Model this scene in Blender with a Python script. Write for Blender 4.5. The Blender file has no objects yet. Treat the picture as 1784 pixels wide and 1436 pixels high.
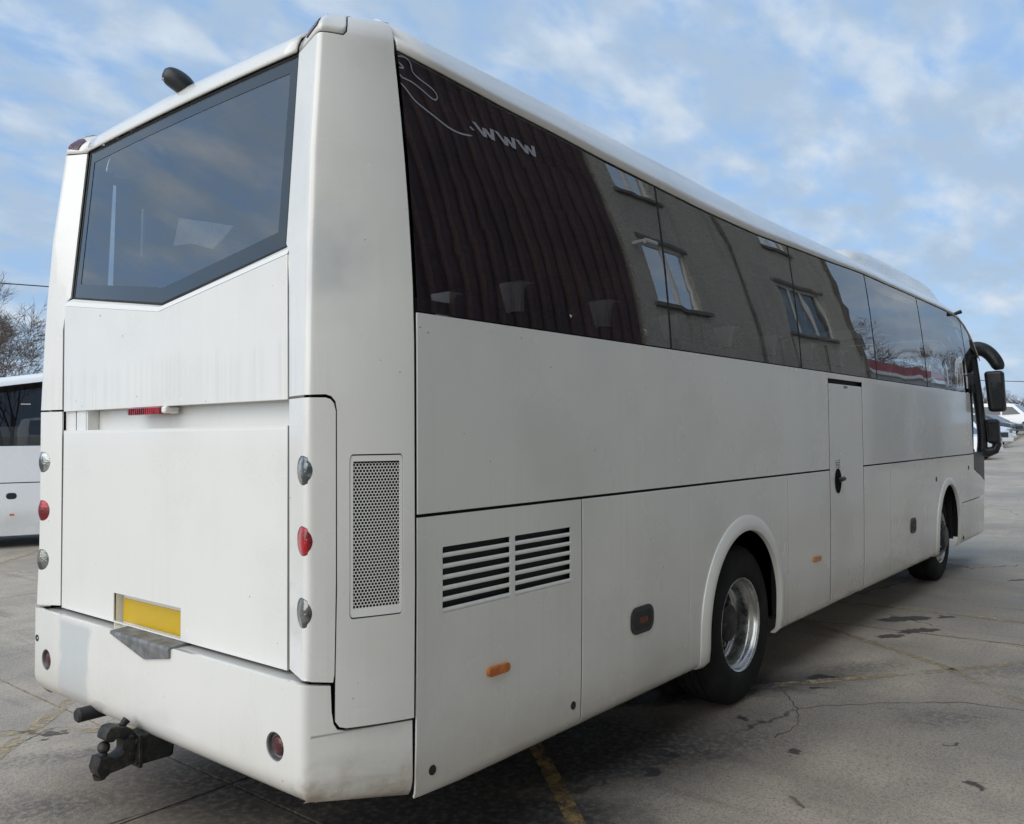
import bpy, bmesh, math, random
import numpy as np
from mathutils import Vector, Matrix
from mathutils.geometry import tessellate_polygon
random.seed(7)
R = math.radians
scene = bpy.context.scene
COL = scene.collection

# ------------------------------------------------------------------ camera, sky, sun, exposure
cam_data = bpy.data.cameras.new("camera")
cam = bpy.data.objects.new("camera", cam_data); COL.objects.link(cam)
CAM = Vector((-1.942, -3.5102, 1.7439)); YAW, PIT, ROL = 0.7091, 0.0371, -0.0093
fw = Vector((math.cos(YAW)*math.cos(PIT), math.sin(YAW)*math.cos(PIT), math.sin(PIT)))
rt = Vector((math.sin(YAW), -math.cos(YAW), 0)); up = rt.cross(fw)
r2 = rt*math.cos(ROL) + up*math.sin(ROL); u2 = -rt*math.sin(ROL) + up*math.cos(ROL)
M = Matrix((r2, u2, -fw)).transposed().to_4x4(); M.translation = CAM
cam.matrix_world = M
cam_data.sensor_fit = 'HORIZONTAL'; cam_data.sensor_width = 36.0
cam_data.lens = 1486.18/1784*36
cam_data.shift_x = 69.35/1784; cam_data.shift_y = -16.2/1784      # the photograph is cropped off-centre
cam_data.clip_start = 0.05; cam_data.clip_end = 6000
scene.camera = cam

SUN_EL = R(32); SUN_DIR = Vector((0.995, -0.06, 0)).normalized()    # horizontal direction the light travels
world = bpy.data.worlds.new("World"); scene.world = world; world.use_nodes = True
nt = world.node_tree; nt.nodes.clear()
def wn(t, **k):
    n = nt.nodes.new(t)
    for a, v in k.items(): setattr(n, a, v)
    return n
L = nt.links.new
wout = wn('ShaderNodeOutputWorld'); bg = wn('ShaderNodeBackground'); bg.inputs['Strength'].default_value = 0.1
L(bg.outputs[0], wout.inputs[0])
sky = wn('ShaderNodeTexSky', sky_type='NISHITA', sun_disc=False, sun_elevation=SUN_EL,
         sun_rotation=math.atan2(-SUN_DIR.x, -SUN_DIR.y), air_density=1.0, dust_density=0.6, ozone_density=1.6)
tc = wn('ShaderNodeTexCoord'); sep = wn('ShaderNodeSeparateXYZ'); L(tc.outputs['Generated'], sep.inputs[0])
zc = wn('ShaderNodeMath', operation='MAXIMUM'); L(sep.outputs['Z'], zc.inputs[0]); zc.inputs[1].default_value = 0.0
za = wn('ShaderNodeMath', operation='ADD'); L(zc.outputs[0], za.inputs[0]); za.inputs[1].default_value = 0.34
dx = wn('ShaderNodeMath', operation='DIVIDE'); L(sep.outputs['X'], dx.inputs[0]); L(za.outputs[0], dx.inputs[1])
dy = wn('ShaderNodeMath', operation='DIVIDE'); L(sep.outputs['Y'], dy.inputs[0]); L(za.outputs[0], dy.inputs[1])
cx = wn('ShaderNodeCombineXYZ'); L(dx.outputs[0], cx.inputs[0]); L(dy.outputs[0], cx.inputs[1])
mp = wn('ShaderNodeMapping'); L(cx.outputs[0], mp.inputs[0]); mp.inputs['Scale'].default_value = (1.0, 1.5, 1); mp.inputs['Rotation'].default_value = (0, 0, R(25))
n1 = wn('ShaderNodeTexNoise'); n1.inputs['Scale'].default_value = 8.0; n1.inputs['Detail'].default_value = 9; n1.inputs['Roughness'].default_value = 0.52; n1.inputs['Distortion'].default_value = 0.25
L(mp.outputs[0], n1.inputs['Vector'])
n2 = wn('ShaderNodeTexNoise'); n2.inputs['Scale'].default_value = 0.8; n2.inputs['Detail'].default_value = 3
L(mp.outputs[0], n2.inputs['Vector'])
add = wn('ShaderNodeMath', operation='MULTIPLY_ADD'); L(n2.outputs[0], add.inputs[0]); add.inputs[1].default_value = 0.5; L(n1.outputs[0], add.inputs[2])
cr = wn('ShaderNodeMapRange', interpolation_type='SMOOTHSTEP'); L(add.outputs[0], cr.inputs[0])
cr.inputs[1].default_value = 0.52; cr.inputs[2].default_value = 0.90
n3 = wn('ShaderNodeTexNoise'); n3.inputs['Scale'].default_value = 5.5; n3.inputs['Detail'].default_value = 6; n3.inputs['Roughness'].default_value = 0.5
L(mp.outputs[0], n3.inputs['Vector'])
ccol = wn('ShaderNodeMix', data_type='RGBA'); c3 = wn('ShaderNodeMapRange', interpolation_type='SMOOTHSTEP'); L(n3.outputs[0], c3.inputs[0]); c3.inputs[1].default_value = .40; c3.inputs[2].default_value = .74; L(c3.outputs[0], ccol.inputs['Factor'])
ccol.inputs['A'].default_value = (1.80, 2.36, 3.08, 1); ccol.inputs['B'].default_value = (2.85, 3.25, 3.72, 1)
skyb = wn('ShaderNodeMix', data_type='RGBA', blend_type='MIX'); skyb.inputs['Factor'].default_value = 0.85
L(sky.outputs[0], skyb.inputs['A']); skyb.inputs['B'].default_value = (1.32, 2.12, 3.35, 1)
hz = wn('ShaderNodeMapRange'); L(zc.outputs[0], hz.inputs[0]); hz.inputs[1].default_value = 0.0; hz.inputs[2].default_value = 0.30; hz.inputs[3].default_value = 0.45; hz.inputs[4].default_value = 0.0
hmix = wn('ShaderNodeMix', data_type='RGBA'); L(hz.outputs[0], hmix.inputs['Factor']); L(skyb.outputs['Result'], hmix.inputs['A']); hmix.inputs['B'].default_value = (1.75, 2.3, 2.95, 1)
cm = wn('ShaderNodeMix', data_type='RGBA'); L(cr.outputs[0], cm.inputs['Factor']); L(hmix.outputs['Result'], cm.inputs['A']); L(ccol.outputs['Result'], cm.inputs['B'])
L(cm.outputs['Result'], bg.inputs['Color'])

sun_data = bpy.data.lights.new("sun", 'SUN'); sun_data.energy = 1.05; sun_data.angle = R(75); sun_data.color = (1.0, 0.95, 0.87)
sun = bpy.data.objects.new("sun", sun_data); COL.objects.link(sun)
sdir = Vector((SUN_DIR.x*math.cos(SUN_EL), SUN_DIR.y*math.cos(SUN_EL), -math.sin(SUN_EL)))
sun.rotation_euler = sdir.to_track_quat('-Z', 'Y').to_euler(); sun.location = (-8, 6, 12)
vs = scene.view_settings
vs.view_transform = 'Standard'; vs.look = 'None'; vs.gamma = 1.0; vs.exposure = 1.22; vs.use_curve_mapping = False

# ------------------------------------------------------------------ materials
def mat_new(name):
    m = bpy.data.materials.new(name); m.use_nodes = True
    n = m.node_tree; n.nodes.clear()
    return m, n
class G:
    """tiny node-graph helper"""
    def __init__(s, name):
        s.m, s.t = mat_new(name)
        s.out = s.n('ShaderNodeOutputMaterial')
    def n(s, ty, **k):
        o = s.t.nodes.new(ty)
        for a, v in k.items(): setattr(o, a, v)
        return o
    def l(s, a, b): s.t.links.new(a, b)
    def coords(s, kind='Object'):
        return s.n('ShaderNodeTexCoord').outputs[kind]
    def geo(s): return s.n('ShaderNodeNewGeometry').outputs['Position']
    def noise(s, vec, scale, detail=4, rough=.5, stretch=None, dist=0):
        if stretch:
            mp = s.n('ShaderNodeMapping'); mp.inputs['Scale'].default_value = stretch; s.l(vec, mp.inputs[0]); vec = mp.outputs[0]
        o = s.n('ShaderNodeTexNoise'); s.l(vec, o.inputs['Vector'])
        o.inputs['Scale'].default_value = scale; o.inputs['Detail'].default_value = detail; o.inputs['Roughness'].default_value = rough; o.inputs['Distortion'].default_value = dist
        return o.outputs[0]
    def rng(s, v, a, b, c=0., d=1., smooth=True):
        o = s.n('ShaderNodeMapRange'); s.l(v, o.inputs[0])
        if smooth: o.interpolation_type = 'SMOOTHSTEP'
        for i, x in enumerate((a, b, c, d)): o.inputs[i+1].default_value = x
        return o.outputs[0]
    def math(s, op, a, b=None, c=None):
        o = s.n('ShaderNodeMath', operation=op)
        for i, x in enumerate((a, b, c)):
            if x is None: continue
            if isinstance(x, (int, float)): o.inputs[i].default_value = x
            else: s.l(x, o.inputs[i])
        return o.outputs[0]
    def mix(s, f, a, b, mode='MIX'):
        o = s.n('ShaderNodeMix', data_type='RGBA', blend_type=mode)
        for key, x in (('Factor', f), ('A', a), ('B', b)):
            if isinstance(x, (int, float)): o.inputs[key].default_value = x
            elif isinstance(x, tuple): o.inputs[key].default_value = (*x, 1)
            else: s.l(x, o.inputs[key])
        return o.outputs['Result']
    def bump(s, h, strength=.2, dist=.01, normal=None):
        o = s.n('ShaderNodeBump'); o.inputs['Strength'].default_value = strength; o.inputs['Distance'].default_value = dist
        s.l(h, o.inputs['Height'])
        if normal is not None: s.l(normal, o.inputs['Normal'])
        return o.outputs[0]
    def bsdf(s, color, rough=.5, metal=0., normal=None, coat=0., coat_r=.05, spec=.5, emit=None):
        b = s.n('ShaderNodeBsdfPrincipled')
        for key, x in (('Base Color', color), ('Roughness', rough), ('Metallic', metal), ('Coat Weight', coat), ('Coat Roughness', coat_r), ('Specular IOR Level', spec)):
            if isinstance(x, (int, float)): b.inputs[key].default_value = x
            elif isinstance(x, tuple): b.inputs[key].default_value = (*x, 1)
            else: s.l(x, b.inputs[key])
        if normal is not None: s.l(normal, b.inputs['Normal'])
        s.l(b.outputs[0], s.out.inputs[0])
        return b

def plain(name, col, rough=.5, metal=0., coat=0., nscale=0, namp=.25, bump=0):
    g = G(name)
    c = col; nm = None
    if nscale:
        f = g.noise(g.coords(), nscale, 5)
        c = g.mix(g.rng(f, .3, .7), tuple(v*(1-namp) for v in col), tuple(min(1, v*(1+namp)) for v in col))
        if bump: nm = g.bump(f, bump, .004)
    g.bsdf(c, rough, metal, nm, coat)
    return g.m

def paint_mat(name, col, streak=.12, rough=.33, coat=.35, grime=.5, warp=.35):
    g = G(name); v = g.coords()
    st = g.noise(v, 1.0, 5, .6, stretch=(34, 34, .5))              # rain streaks
    bl = g.noise(v, 1.3, 4, .55)
    sp = g.noise(v, 70, 2, .5)
    patch = g.noise(v, .55, 3, .6, stretch=(1, 1, .6))
    pm = g.noise(v, .8, 3, .5)
    c = g.mix(g.math('MULTIPLY', g.rng(st, .50, .78, 0, streak), g.rng(pm, .40, .66, .12, 1)), col, (.42, .42, .37))
    c = g.mix(g.rng(bl, .42, .75, 0, .34*grime), c, (.46, .45, .38))
    c = g.mix(g.rng(patch, .48, .78, 0, .45*grime), c, (.60, .63, .63))
    c = g.mix(g.rng(sp, .74, .80, 0, .35*grime), c, (.25, .22, .18))
    z = g.n('ShaderNodeSeparateXYZ'); g.l(v, z.inputs[0])
    X, Y, Z = z.outputs; ed = g.noise(v, 7, 4, .6); wob = g.math('MULTIPLY_ADD', ed, .16, -.08)
    def band(q, a, b, soft): 
        q2 = g.math('ADD', q, wob)
        return g.math('MULTIPLY', g.rng(q2, a-soft, a+soft), g.rng(q2, b+soft, b-soft))
    if grime > .3:
        # rubbed grey patch on the bumper, polished-through area on the corner post, brown scuffs on the bumper corner
        pa = g.math('MULTIPLY', g.math('MULTIPLY', band(Y, .50, .80, .03), g.rng(Z, .87, .84)), g.rng(X, -.02, -.04))
        c = g.mix(g.math('MULTIPLY', pa, .75), c, (.52, .57, .59))
        pb = g.math('MULTIPLY', g.math('MULTIPLY', band(Z, 1.95, 2.55, .14), g.rng(Y, -1.06, -1.10)), g.math('MULTIPLY', g.rng(X, .26, .05), g.rng(bl, .38, .62)))
        c = g.mix(g.math('MULTIPLY', pb, .75), c, (.46, .50, .51))
        sc = g.math('MULTIPLY', g.math('MULTIPLY', g.rng(Z, .66, .46), g.rng(Y, -.96, -1.10)), g.math('MULTIPLY', g.rng(X, .42, .25), g.rng(ed, .40, .68)))
        c = g.mix(g.math('MULTIPLY', sc, .95), c, (.36, .30, .22))
        pc = g.math('MULTIPLY', g.math('MULTIPLY', band(Z, 1.88, 2.08, .05), g.rng(X, .05, .02)), g.rng(st, .40, .65))
        c = g.mix(g.math('MULTIPLY', pc, .16), c, (.45, .43, .36))
        ch = g.noise(v, 34, 2, .5); c = g.mix(g.rng(ch, .775, .785, 0, .7), c, (.16, .15, .13)); c = g.mix(g.rng(ch, .232, .222, 0, .8), c, (.9, .9, .88))
    low = g.math('MULTIPLY', g.rng(z.outputs['Z'], .75, .34, 0, 1), g.rng(bl, .25, .75, .12, .55))   # road dirt thrown up on the skirts
    c = g.mix(low, c, (.36, .31, .24))
    w1 = g.noise(v, .9, 2, .4, stretch=(1, 1, .55))
    nm = g.bump(w1, warp, .02)
    nm = g.bump(st, .006, .002, nm)
    ro = g.rng(bl, .3, .7, rough-.06, rough+.12)
    g.bsdf(c, ro, 0, nm, coat, .06, .5)
    return g.m
WHITE = paint_mat('white_coach_paint', (.80, .795, .762), .20, .22, .7, .8)
WHITE_CLEAN = paint_mat('white_trim_paint', (.82, .82, .79), .05, .3, .3, .2, .1)
COACH2 = paint_mat('bright_white_paint', (.90, .905, .90), .05, .25, .5, .2, .2)

def glass_mat(name, tint, ior, wav=.25, wscale=1.1, ws=(1, 1, .5), refl=.95, dist=.02):
    g = G(name); v = g.coords()
    w = g.noise(v, wscale, 2, .35, stretch=ws)
    nm = g.bump(w, wav, dist)
    fr = g.n('ShaderNodeFresnel'); fr.inputs['IOR'].default_value = ior; g.l(nm, fr.inputs['Normal'])
    gl = g.n('ShaderNodeBsdfGlossy'); gl.inputs['Color'].default_value = (refl, refl, refl, 1); gl.inputs['Roughness'].default_value = 0.0; g.l(nm, gl.inputs['Normal'])
    tr = g.n('ShaderNodeBsdfTransparent'); tr.inputs['Color'].default_value = (*tint, 1)
    mx = g.n('ShaderNodeMixShader'); g.l(fr.outputs[0], mx.inputs[0]); g.l(tr.outputs[0], mx.inputs[1]); g.l(gl.outputs[0], mx.inputs[2])
    g.l(mx.outputs[0], g.out.inputs[0])
    return g.m
LEFT_GLASS = glass_mat('clear_side_glass', (.45, .47, .48), 1.9, .1, .9, (1, 1, 1), .92, .01)
SIDE_GLASS = glass_mat('tinted_side_glass', (.90, .92, .93), 2.9, .30, .8, (.9, 1, .55), .92, .02)
DARK_GLASS = glass_mat('dark_coach_glass', (.04, .045, .05), 1.75, .3, .9, (.3, .3, 2), .9, .02)
REAR_GLASS = glass_mat('tinted_rear_glass', (.74, .80, .84), 3.4, .12, .8, (1, 1, 1), .92, .01)
HOUSE_GLASS = glass_mat('window_glass', (.75, .78, .8), 1.7, .2, .8, (1, 1, 1), .95, .01)
CAR_GLASS = glass_mat('car_glass', (.12, .13, .13), 1.9, .0, 1, (1, 1, 1), .9, .01)

gm = G('matt_black'); gm.bsdf((.010, .011, .012), .85, spec=.08); MATTBLACK = gm.m
BLACK = plain('black_body_core', (.008, .009, .010), .7)
RUBBER = plain('black_rubber', (.016, .017, .018), .62, nscale=9, namp=.5, bump=.15)
def tyre_mat():
    g = G('tyre_rubber'); v = g.coords()
    f = g.noise(v, 5, 5, .6); f2 = g.noise(v, 60, 3, .6)
    c = g.mix(g.rng(f, .4, .75, 0, .8), (.009, .0095, .011), (.026, .024, .022))
    g.bsdf(c, .75, 0, g.bump(f2, .3, .003), spec=.22); return g.m
TYRE = tyre_mat()
PLASTIC = plain('black_plastic', (.018, .02, .023), .38, nscale=14, namp=.3)
GASKET = plain('lamp_gasket', (.012, .013, .014), .5)
def metal_mat(name, col, rough, nscale=12, amp=.12):
    g = G(name); v = g.coords(); f = g.noise(v, nscale, 4, .6)
    c = g.mix(g.rng(f, .3, .7), tuple(x*(1-amp*2) for x in col), col)
    g.bsdf(c, g.rng(f, .3, .7, rough, rough+amp), 1.0, g.bump(f, .05, .002)); return g.m
CHROME = metal_mat('polished_aluminium', (.64, .64, .63), .24, 16, .1)
STEEL = metal_mat('dull_steel', (.30, .30, .31), .42, 20, .1)
SHELFM = plain('dirty_grey_steel', (.20, .205, .21), .5, .3, nscale=22, namp=.3)
def hitch_mat():
    g = G('greasy_black_iron'); v = g.coords(); f = g.noise(v, 24, 6, .65); f2 = g.noise(v, 90, 3)
    c = g.mix(g.rng(f, .42, .75), (.018, .02, .022), (.075, .062, .052))
    g.bsdf(c, .55, .35, g.bump(f2, .5, .004)); return g.m
IRON = hitch_mat()
def lens_mat(name, col, col2, metal=.0):
    g = G(name); v = g.coords()
    vo = g.n('ShaderNodeTexVoronoi'); vo.inputs['Scale'].default_value = 95; g.l(v, vo.inputs['Vector'])
    f = g.noise(v, 14, 3)
    c = g.mix(g.rng(f, .42, .6), col, col2)
    g.bsdf(c, .14, metal, g.bump(vo.outputs['Distance'], .35, .004), .35, .03, .5); return g.m
LENS_CLEAR = lens_mat('clear_lamp_lens', (.10, .115, .12), (.42, .45, .44), .65)
LENS_SMOKE = lens_mat('smoked_lamp_lens', (.075, .085, .09), (.24, .24, .22), .6)
LENS_RED = lens_mat('red_lamp_lens', (.16, .005, .010), (.48, .010, .02), .15)
LENS_DARKRED = lens_mat('dark_red_reflector', (.055, .010, .016), (.13, .018, .026), .1)
LENS_AMBER = lens_mat('amber_lamp_lens', (.50, .12, .012), (.68, .22, .03), .1)
def plate_mat():
    g = G('yellow_plate'); v = g.coords(); f = g.noise(v, 20, 4)
    c = g.mix(g.rng(f, .35, .7), (.58, .385, .014), (.60, .40, .016)); g.bsdf(c, .42, 0, None, .2); return g.m
PLATE = plate_mat()
SEAT_FABRIC = plain('dark_blue_moquette', (.018, .020, .028), .9, nscale=60, namp=.5)
CLOTH = plain('white_headrest_cloth', (.86, .86, .85), .85, nscale=30, namp=.06)
LINING = plain('grey_cabin_lining', (.035, .035, .038), .8, nscale=8)
DECAL = plain('grey_vinyl_decal', (.30, .30, .33), .6)
MIRROR = plain('mirror_glass', (.75, .78, .8), .03, 1.0)

def concrete_mat():
    g = G('yard_concrete'); v = g.geo()
    obj = g.n('ShaderNodeObjectInfo').outputs['Random']
    big = g.noise(v, .35, 4, .6); mid = g.noise(v, 1.9, 6, .62); fine = g.noise(v, 38, 6, .7); agg = g.noise(v, 150, 3, .6)
    drag = g.noise(v, 1.0, 5, .65, stretch=(.5, 5, 1))
    drag2 = g.noise(v, 1.4, 5, .65, stretch=(4, .4, 1))
    c = g.mix(g.rng(mid, .28, .74), (.48, .395, .302), (.67, .565, .44))
    c = g.mix(g.rng(big, .40, .64, 0, .5), c, (.185, .163, .142))
    c = g.mix(g.rng(drag, .48, .72, 0, .38), c, (.34, .31, .27))
    c = g.mix(g.rng(drag2, .52, .74, 0, .40), c, (.135, .121, .107))
    c = g.mix(g.rng(fine, .42, .72, 0, .50), c, (.125, .112, .098))
    c = g.mix(g.rng(agg, .55, .70, 0, .6), c, (.50, .46, .41))
    grit = g.noise(v, 75, 4, .75); c = g.mix(g.rng(grit, .52, .66, 0, .55), c, (.62, .55, .45)); c = g.mix(g.rng(grit, .47, .34, 0, .6), c, (.10, .088, .075))
    pits = g.noise(v, 62, 2, .5); c = g.mix(g.rng(pits, .66, .72, 0, .7), c, (.07, .062, .055))
    pit2 = g.noise(v, 11, 3, .6); c = g.mix(g.rng(pit2, .69, .73, 0, .6), c, (.085, .075, .065))
    c = g.mix(g.rng(agg, .42, .30, 0, .55), c, (.06, .055, .05))
    c = g.mix(g.math('MULTIPLY', obj, .18), c, (.30, .28, .25))
    # black oil drips, each with its own ragged shape
    spots = [(4.30,-1.40,.13,.05),(4.05,-1.47,.09,.03),(2.02,-1.29,.08,.05),(2.30,-1.26,.07,.04),(3.41,-2.39,.08,.02),(3.1,-1.31,.05,.03),
             (6.70,-1.34,.30,.10),(6.25,-1.55,.26,.07),(7.0,-1.60,.10,.05),(5.9,-1.42,.14,.05),(2.75,-1.75,.04,.03),(1.2,-1.9,.05,.03),(.3,1.72,.07,.05),(.9,1.75,.09,.05),
             (2.9,-2.6,.05,.05),(8.6,-2.2,.25,.05),(9.8,-1.9,.3,.06),(.25,1.62,.05,.02),(-.05,1.85,.06,.05)]
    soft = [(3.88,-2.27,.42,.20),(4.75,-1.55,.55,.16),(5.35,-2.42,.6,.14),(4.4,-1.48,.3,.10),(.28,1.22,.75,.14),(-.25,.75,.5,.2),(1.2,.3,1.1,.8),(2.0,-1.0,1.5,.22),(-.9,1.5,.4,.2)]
    warp = g.n('ShaderNodeTexNoise'); warp.inputs['Scale'].default_value = 9; warp.inputs['Detail'].default_value = 5; g.l(v, warp.inputs['Vector'])
    wv = g.n('ShaderNodeVectorMath', operation='MULTIPLY_ADD'); g.l(warp.outputs['Color'], wv.inputs[0]); wv.inputs[1].default_value = (.22, .22, 0); g.l(v, wv.inputs[2])
    off = g.n('ShaderNodeVectorMath', operation='ADD'); g.l(wv.outputs[0], off.inputs[0]); off.inputs[1].default_value = (-.11, -.11, 0)
    def mask(lst, lo, hi):
        tot = None
        for x, y, rx, ry in lst:
            m = g.n('ShaderNodeMapping'); m.vector_type = 'TEXTURE'
            m.inputs['Location'].default_value = (x, y, 0); m.inputs['Scale'].default_value = (rx, ry, 1); m.inputs['Rotation'].default_value = (0, 0, -.6)
            sx = g.n('ShaderNodeVectorMath', operation='MULTIPLY'); g.l(off.outputs[0], sx.inputs[0]); sx.inputs[1].default_value = (1, 1, 0)
            g.l(sx.outputs[0], m.inputs[0])
            ln = g.n('ShaderNodeVectorMath', operation='LENGTH'); g.l(m.outputs[0], ln.inputs[0])
            q = g.rng(ln.outputs['Value'], hi, lo)
            tot = q if tot is None else g.math('MAXIMUM', tot, q)
        return tot
    blot = g.noise(v, 26, 4, .6)
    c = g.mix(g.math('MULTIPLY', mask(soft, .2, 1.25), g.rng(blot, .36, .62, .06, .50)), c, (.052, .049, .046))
    c = g.mix(g.math('MULTIPLY', mask(spots, .75, 1.05), .82), c, (.036, .031, .028))
    soak_shade = [(1.0, -1.0, 1.0, .42), (1.5, -.35, 2.3, .95), (.9, -.8, 1.0, .5), (3.0, -.5, 2.0, .35)]  # oil-soaked concrete, with the shade under the coach painted in too
    c = g.mix(g.math('MULTIPLY', mask(soak_shade, .45, 1.15), g.rng(blot, .25, .6, .7, .97)), c, (.022, .022, .024))
    vo = g.n('ShaderNodeTexVoronoi', feature='DISTANCE_TO_EDGE'); vo.inputs['Scale'].default_value = .42; g.l(off.outputs[0], vo.inputs['Vector'])
    crack = g.math('MULTIPLY', g.rng(vo.outputs['Distance'], .006, .0015), g.rng(g.noise(v, .8, 3), .46, .62))
    c = g.mix(g.math('MULTIPLY', crack, .8), c, (.04, .036, .033))
    nm = g.bump(agg, .45, .004); nm = g.bump(fine, .4, .006, nm); nm = g.bump(mid, .3, .02, nm)
    g.bsdf(c, g.rng(mid, .3, .7, .50, .80), 0, nm, spec=.3)
    return g.m
CONCRETE = concrete_mat()
JOINT = plain('joint_tar', (.045, .041, .037), .7, nscale=30)
def line_mat(name, col, lo, hi):
    g = G(name); v = g.geo()
    f = g.noise(v, 14, 7, .7); f2 = g.noise(v, 2.2, 4, .6)
    c = g.mix(g.rng(f, .3, .75), tuple(x*.68 for x in col), col)
    b = g.n('ShaderNodeBsdfPrincipled'); g.l(c, b.inputs['Base Color']); b.inputs['Roughness'].default_value = .8
    tr = g.n('ShaderNodeBsdfTransparent')
    mx = g.n('ShaderNodeMixShader'); g.l(g.rng(g.math('ADD', g.math('MULTIPLY', f, .7), g.math('MULTIPLY', f2, .5)), lo, hi), mx.inputs[0])
    g.l(tr.outputs[0], mx.inputs[1]); g.l(b.outputs[0], mx.inputs[2]); g.l(mx.outputs[0], g.out.inputs[0]); return g.m
YELLOW = line_mat('worn_yellow_paint', (.56, .44, .27), .50, .72)
YELLOW2 = line_mat('shade_toned_yellow_paint', (.34, .22, .09), .48, .70)  # faded orange-yellow, its colour also darkened for the shade under the coach
def bark(name, a, b):
    g = G(name); f = g.noise(g.coords(), 6, 4, .6); g.bsdf(g.mix(g.rng(f, .35, .65), a, b), .9); return g.m
BARK = bark('pale_birch_bark', (.12, .11, .10), (.28, .26, .24))
TWIG = bark('bare_twigs', (.105, .078, .062), (.18, .135, .105))
def render_mat():
    g = G('pebbledash_render'); v = g.geo()
    f = g.noise(v, 26, 4, .7); b = g.noise(v, .5, 4, .6); st = g.noise(v, 1, 4, .6, stretch=(3, 3, .25))
    c = g.mix(g.rng(f, .3, .7), (.32, .285, .24), (.62, .57, .49))
    c = g.mix(g.rng(st, .5, .75, 0, .45), c, (.17, .16, .14)); c = g.mix(g.rng(b, .5, .7, 0, .3), c, (.24, .22, .20))
    g.bsdf(c, .9, 0, g.bump(f, .8, .02)); return g.m
RENDER = render_mat()
SHEDRED = plain('brown_red_sheeting', (.060, .028, .026), .6, nscale=1.2, namp=.3)
FASCIA = plain('red_fascia', (.34, .035, .035), .45, nscale=2)
WALLWHITE = plain('pale_grey_cladding', (.42, .43, .44), .6, nscale=.8, namp=.1)
FRAMEWHITE = plain('white_upvc', (.74, .74, .72), .4)
STONE = plain('dark_stone_sill', (.17, .16, .145), .85, nscale=12)
ROOFM = plain('grey_roof_sheet', (.10, .10, .105), .8, nscale=3)
CURTAIN = plain('pale_curtain', (.55, .55, .52), .9, nscale=4)
CABLE = plain('black_cable', (.015, .015, .016), .7)
WOODPOLE = plain('weathered_pole', (.11, .085, .065), .9, nscale=9)

# ------------------------------------------------------------------ mesh helpers
def mesh_obj(name, verts, faces, mat, parent=None, smooth=30, bevel=0, seg=2):
    me = bpy.data.meshes.new(name); me.from_pydata([tuple(v) for v in verts], [], faces); me.validate()
    bm = bmesh.new(); bm.from_mesh(me); bmesh.ops.recalc_face_normals(bm, faces=bm.faces); bm.to_mesh(me); bm.free()
    return finish(name, me, mat, parent, smooth, bevel, seg)
def finish(name, me, mat, parent=None, smooth=30, bevel=0, seg=2):
    me.materials.append(mat)
    if smooth:
        for p in me.polygons: p.use_smooth = True
        me.set_sharp_from_angle(angle=R(smooth))
    o = bpy.data.objects.new(name, me); COL.objects.link(o)
    if parent is not None: o.parent = parent
    if bevel:
        b = o.modifiers.new('bevel', 'BEVEL'); b.width = bevel; b.segments = seg; b.limit_method = 'ANGLE'; b.angle_limit = R(40); b.harden_normals = True
    return o
def bm_obj(name, bm, mat, parent=None, smooth=30, bevel=0, seg=2):
    me = bpy.data.meshes.new(name); bmesh.ops.recalc_face_normals(bm, faces=bm.faces); bm.to_mesh(me); bm.free()
    return finish(name, me, mat, parent, smooth, bevel, seg)
def empty(name, loc=(0, 0, 0), rz=0):
    o = bpy.data.objects.new(name, None); COL.objects.link(o); o.location = loc; o.rotation_euler = (0, 0, rz); o.empty_display_size = .3
    return o
def tag(o, label=None, cat=None, group=None, kind=None):
    for k, v in (('label', label), ('category', cat), ('group', group), ('kind', kind)):
        if v: o[k] = v
    return o
def copy_tree(o, parent=None):
    c = o.copy(); COL.objects.link(c)
    if parent is not None: c.parent = parent
    for ch in list(o.children): copy_tree(ch, c)
    return c
def box_vf(x0, x1, y0, y1, z0, z1):
    v = [(x, y, z) for x in (x0, x1) for y in (y0, y1) for z in (z0, z1)]
    f = [(0, 1, 3, 2), (4, 6, 7, 5), (0, 4, 5, 1), (2, 3, 7, 6), (0, 2, 6, 4), (1, 5, 7, 3)]
    return v, f
class MB:
    def __init__(s): s.v = []; s.f = []
    def add(s, v, f):
        n = len(s.v); s.v += [tuple(p) for p in v]; s.f += [tuple(i+n for i in q) for q in f]; return s
    def box(s, *a): return s.add(*box_vf(*a))
    def tube(s, pts, rad, n=8, cap=True):
        pts = [Vector(p) for p in pts]; k = len(pts)
        if n >= 14 and k > 3:
            rr0 = rad if isinstance(rad, (list, tuple)) else [rad]*k
            for _ in range(2):
                np_, nr_ = [pts[0]], [rr0[0]]
                for i in range(len(pts)-1):
                    np_ += [pts[i].lerp(pts[i+1], .25), pts[i].lerp(pts[i+1], .75)]; nr_ += [rr0[i]*.75+rr0[i+1]*.25, rr0[i]*.25+rr0[i+1]*.75]
                pts, rr0 = np_+[pts[-1]], nr_+[rr0[-1]]
            rad = rr0; k = len(pts)
        rads = rad if isinstance(rad, (list, tuple)) else [rad]*k
        V = []; F = []
        ref = None
        for i, p in enumerate(pts):
            d = (pts[min(i+1, k-1)] - pts[max(i-1, 0)]).normalized()
            if ref is None: ref = d.orthogonal().normalized()
            ref = (ref - d*ref.dot(d)).normalized(); b = d.cross(ref)
            for j in range(n):
                a = 2*math.pi*j/n; V.append(p + (ref*math.cos(a) + b*math.sin(a))*rads[i])
        for i in range(k-1):
            for j in range(n): F.append((i*n+j, i*n+(j+1) % n, (i+1)*n+(j+1) % n, (i+1)*n+j))
        if cap: F.append(tuple(range(n-1, -1, -1))); F.append(tuple((k-1)*n+j for j in range(n)))
        return s.add(V, F)
    def build(s, name, mat, parent=None, smooth=30, bevel=0, seg=2): return mesh_obj(name, s.v, s.f, mat, parent, smooth, bevel, seg)
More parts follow.
